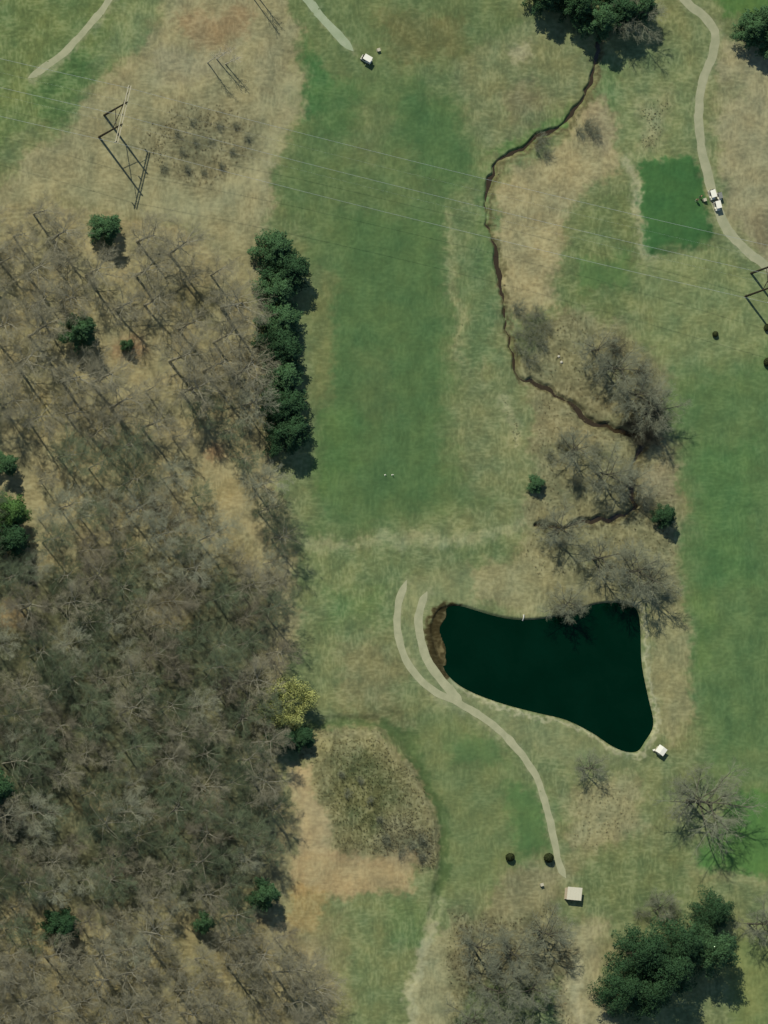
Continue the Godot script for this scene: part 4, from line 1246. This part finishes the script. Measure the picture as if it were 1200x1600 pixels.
# ---------------------------------------------------------------- golfers
func nets(mb: MB, bones: Array, cell: float, k_smooth: float, paint: Callable) -> void:
	# surface nets round tapered capsules [a, b, ra, rb] joined by a smooth minimum
	var lo := Vector3.ONE * 1e9; var hi := -lo
	for b in bones:
		var r: float = maxf(b[2], b[3]) + cell * 2
		for p in [b[0], b[1]]:
			lo = lo.min(p - Vector3.ONE * r); hi = hi.max(p + Vector3.ONE * r)
	var n := Vector3i(((hi - lo) / cell).ceil()) + Vector3i.ONE
	var f := PackedFloat32Array(); f.resize(n.x * n.y * n.z); f.fill(1.0)
	for b in bones:
		var a: Vector3 = b[0]; var e: Vector3 = b[1] - b[0]
		var big: float = maxf(b[2], b[3]) + k_smooth * 2 + cell * 2
		var l := ((a.min(b[1]) - Vector3.ONE * big - lo) / cell).floor(); var u := ((a.max(b[1]) + Vector3.ONE * big - lo) / cell).ceil()
		for z in range(maxi(0, int(l.z)), mini(n.z, int(u.z) + 1)):
			for y in range(maxi(0, int(l.y)), mini(n.y, int(u.y) + 1)):
				for x in range(maxi(0, int(l.x)), mini(n.x, int(u.x) + 1)):
					var p := lo + Vector3(x, y, z) * cell - a
					var t := clampf(p.dot(e) / maxf(e.length_squared(), 1e-9), 0.0, 1.0)
					var d: float = (p - e * t).length() - lerpf(b[2], b[3], t)
					var k := (z * n.y + y) * n.x + x
					var g := f[k]
					var h := clampf(0.5 + 0.5 * (g - d) / k_smooth, 0.0, 1.0)
					f[k] = lerpf(g, d, h) - k_smooth * h * (1.0 - h)
	var id := PackedInt32Array(); id.resize(f.size()); id.fill(-1)
	var sx := 1; var sy := n.x; var sz := n.x * n.y
	var corners := [0, sx, sy, sx + sy, sz, sz + sx, sz + sy, sz + sx + sy]
	var offs := [Vector3(0, 0, 0), Vector3(1, 0, 0), Vector3(0, 1, 0), Vector3(1, 1, 0), Vector3(0, 0, 1), Vector3(1, 0, 1), Vector3(0, 1, 1), Vector3(1, 1, 1)]
	var edges := [[0, 1], [2, 3], [4, 5], [6, 7], [0, 2], [1, 3], [4, 6], [5, 7], [0, 4], [1, 5], [2, 6], [3, 7]]
	for z in n.z - 1:
		for y in n.y - 1:
			for x in n.x - 1:
				var k := z * sz + y * sy + x
				var neg := 0
				for c in corners:
					if f[k + c] < 0.0: neg += 1
				if neg == 0 or neg == 8: continue
				var sum := Vector3.ZERO; var cnt := 0
				for e in edges:
					var fa := f[k + corners[e[0]]]; var fb := f[k + corners[e[1]]]
					if (fa < 0.0) != (fb < 0.0):
						sum += offs[e[0]].lerp(offs[e[1]], fa / (fa - fb)); cnt += 1
				var nn := Vector3(f[k + sx] - f[k], f[k + sy] - f[k], f[k + sz] - f[k]).normalized()
				var p := lo + (Vector3(x, y, z) + sum / cnt) * cell
				mb.col = paint.call(p)
				id[k] = mb.vert(p, nn)
	for z in range(1, n.z - 1):
		for y in range(1, n.y - 1):
			for x in range(1, n.x - 1):
				var k := z * sz + y * sy + x
				for ax in [[sx, sy, sz], [sy, sz, sx], [sz, sx, sy]]:
					if (f[k] < 0.0) == (f[k + ax[0]] < 0.0): continue
					var q := [id[k], id[k - ax[1]], id[k - ax[1] - ax[2]], id[k - ax[2]]]
					if q.min() < 0: continue
					if f[k] < 0.0: q.reverse()
					mb.ix.append_array(PackedInt32Array([q[0], q[1], q[2], q[0], q[2], q[3]]))

func golfer(at: Vector3, turn: float, shirt: Color, trousers: Color, label: String) -> void:
	var root := thing("person", label, "person", at, turn, "golfers at the tee")
	var skin := lin(196, 150, 122)
	var hair := lin(56, 44, 34)
	var shoe := lin(225, 222, 214)
	# standing, arms down in front on a club; faces +x
	var hands := [Vector3(0.34, 0.86, 0.06), Vector3(0.34, 0.93, -0.06)]
	var bones := [
		[Vector3(0, 0.98, 0), Vector3(0.01, 1.2, 0), 0.135, 0.13], [Vector3(0.01, 1.2, 0), Vector3(0.03, 1.4, 0), 0.135, 0.14],
		[Vector3(0.03, 1.42, -0.15), Vector3(0.03, 1.42, 0.15), 0.085, 0.085], [Vector3(0.03, 1.45, 0), Vector3(0.05, 1.56, 0), 0.062, 0.055],
		[Vector3(0.06, 1.62, 0), Vector3(0.075, 1.7, 0), 0.088, 0.1], [Vector3(0.15, 1.6, 0), Vector3(0.175, 1.625, 0), 0.025, 0.018],
		[Vector3(0.05, 1.65, -0.1), Vector3(0.05, 1.65, 0.1), 0.028, 0.028],
		[Vector3(0, 0.96, -0.1), Vector3(0, 0.96, 0.1), 0.12, 0.12]]
	for s in [-1, 1]:
		bones.append([Vector3(0, 0.92, s * 0.1), Vector3(0.03, 0.5, s * 0.14), 0.105, 0.068])
		bones.append([Vector3(0.03, 0.5, s * 0.14), Vector3(-0.01, 0.1, s * 0.16), 0.066, 0.045])
		bones.append([Vector3(-0.02, 0.05, s * 0.16), Vector3(0.17, 0.035, s * 0.19), 0.048, 0.035])
		var shoulder := Vector3(0.03, 1.4, s * 0.19)
		var elbow := Vector3(0.14, 1.14, s * 0.24)
		var wrist: Vector3 = hands[0 if s > 0 else 1] + Vector3(-0.05, 0.06, s * 0.03)
		bones.append([shoulder, elbow, 0.062, 0.046]); bones.append([elbow, wrist, 0.044, 0.03])
	var body := MB.new()
	nets(body, bones, 0.022, 0.03, func(p: Vector3) -> Color:
		if p.y > 1.655 and p.x < 0.12 or p.y > 1.72: return hair
		if p.y > 1.47: return skin
		if p.y < 0.09: return shoe
		if p.x > 0.17 and p.y < 1.1 and p.y > 0.8: return skin
		return shirt if p.y > 1.0 else trousers)
	for s in [1, -1]:
		var c: Vector3 = hands[0 if s > 0 else 1]
		var hb := [[c + Vector3(-0.05, 0.06, s * 0.03), c + Vector3(-0.015, 0.02, s * 0.03), 0.027, 0.034]]
		for k in 4:
			var y := 0.035 - 0.022 * k
			var l: float = [0.9, 1.0, 0.95, 0.8][k]
			hb.append([c + Vector3(-0.01, y, s * 0.035), c + Vector3(0.03 * l, y - 0.004, s * 0.03), 0.0105, 0.0095])
			hb.append([c + Vector3(0.03 * l, y - 0.004, s * 0.03), c + Vector3(0.032 * l, y - 0.008, -s * 0.012 * l), 0.0095, 0.008])
		hb.append([c + Vector3(-0.025, 0.04, s * 0.01), c + Vector3(0.0, 0.03, -s * 0.03), 0.0115, 0.009])
		nets(body, hb, 0.006, 0.006, func(_p: Vector3) -> Color: return skin)
	var cloth := plain(Color.WHITE, 0.85, 0.0, true)
	part("body", body.mesh(), cloth, root)
	var club := thing("golf_club", "golf club held upright by " + label.get_slice(" ", 0) + " " + label.get_slice(" ", 1), "golf club", at, turn, "clubs held by golfers")
	var shaft := MB.new(); shaft.rod(Vector3(0.34, 1.02, 0.0), Vector3(0.42, 0.05, 0.0), 0.012, 6, 0.007); part("shaft", shaft.mesh(), mat.dark_metal, club)
	var head := MB.new(); head.box(Vector3(0.44, 0.04, 0.03), Vector3(0.04, 0.06, 0.12)); part("head", head.mesh(), mat.dark_metal, club)

func _ready() -> void:
	camera_and_light()
	pond = smooth_line(xy([671, 985, 675, 965, 685, 950, 700, 944, 720, 943, 745, 950, 780, 960, 815, 965, 850, 963, 890, 955, 925, 942, 955, 938, 985, 941, 1000, 952, 1005, 975, 1006, 1000, 1008, 1040, 1018, 1090, 1025, 1120, 1024, 1140, 1012, 1160, 1000, 1176, 980, 1178, 955, 1168, 925, 1148, 885, 1128, 840, 1117, 790, 1104, 745, 1088, 715, 1072, 695, 1052, 680, 1025]), true, 3)
	creek = smooth_line(xy([938, 20, 936, 60, 930, 100, 915, 140, 895, 175, 870, 200, 830, 222, 790, 245, 770, 275, 760, 310, 763, 350, 775, 400, 782, 440, 788, 490, 797, 540, 812, 585, 835, 602, 870, 613, 905, 640, 940, 665, 968, 670, 1000, 690, 992, 716, 984, 740, 992, 775, 988, 797, 940, 811, 880, 822, 838, 826]), false, 4)
	mat.stone = plain(srgb(184, 178, 160), 0.9)
	var wig := FastNoiseLite.new()
	wig.seed = 5; wig.frequency = 0.035; wig.fractal_octaves = 3
	for k in creek.size():
		creek[k] += Vector2(wig.get_noise_2d(creek[k].x, creek[k].y), wig.get_noise_2d(creek[k].y + 900.0, creek[k].x)) * 9.0
	make_height()
	paint_ground()
	print("painted ", Time.get_ticks_msec())
	build_ground()
	build_paths_and_water()
	print("ground ", Time.get_ticks_msec())
	build_trees()
	print("trees ", Time.get_ticks_msec())
	build_undergrowth()
	build_power_line()
	build_carts_and_sheds()
	golfer(on_ground(1086, 314), 2.6, lin(52, 60, 52), lin(44, 44, 46), "person in dark clothes standing on the teeing ground leaning on a club")
	golfer(on_ground(1091, 308), -0.6, lin(70, 84, 56), lin(60, 58, 50), "person in olive clothes standing between the teeing ground and the bin")
	print("done ", Time.get_ticks_msec())
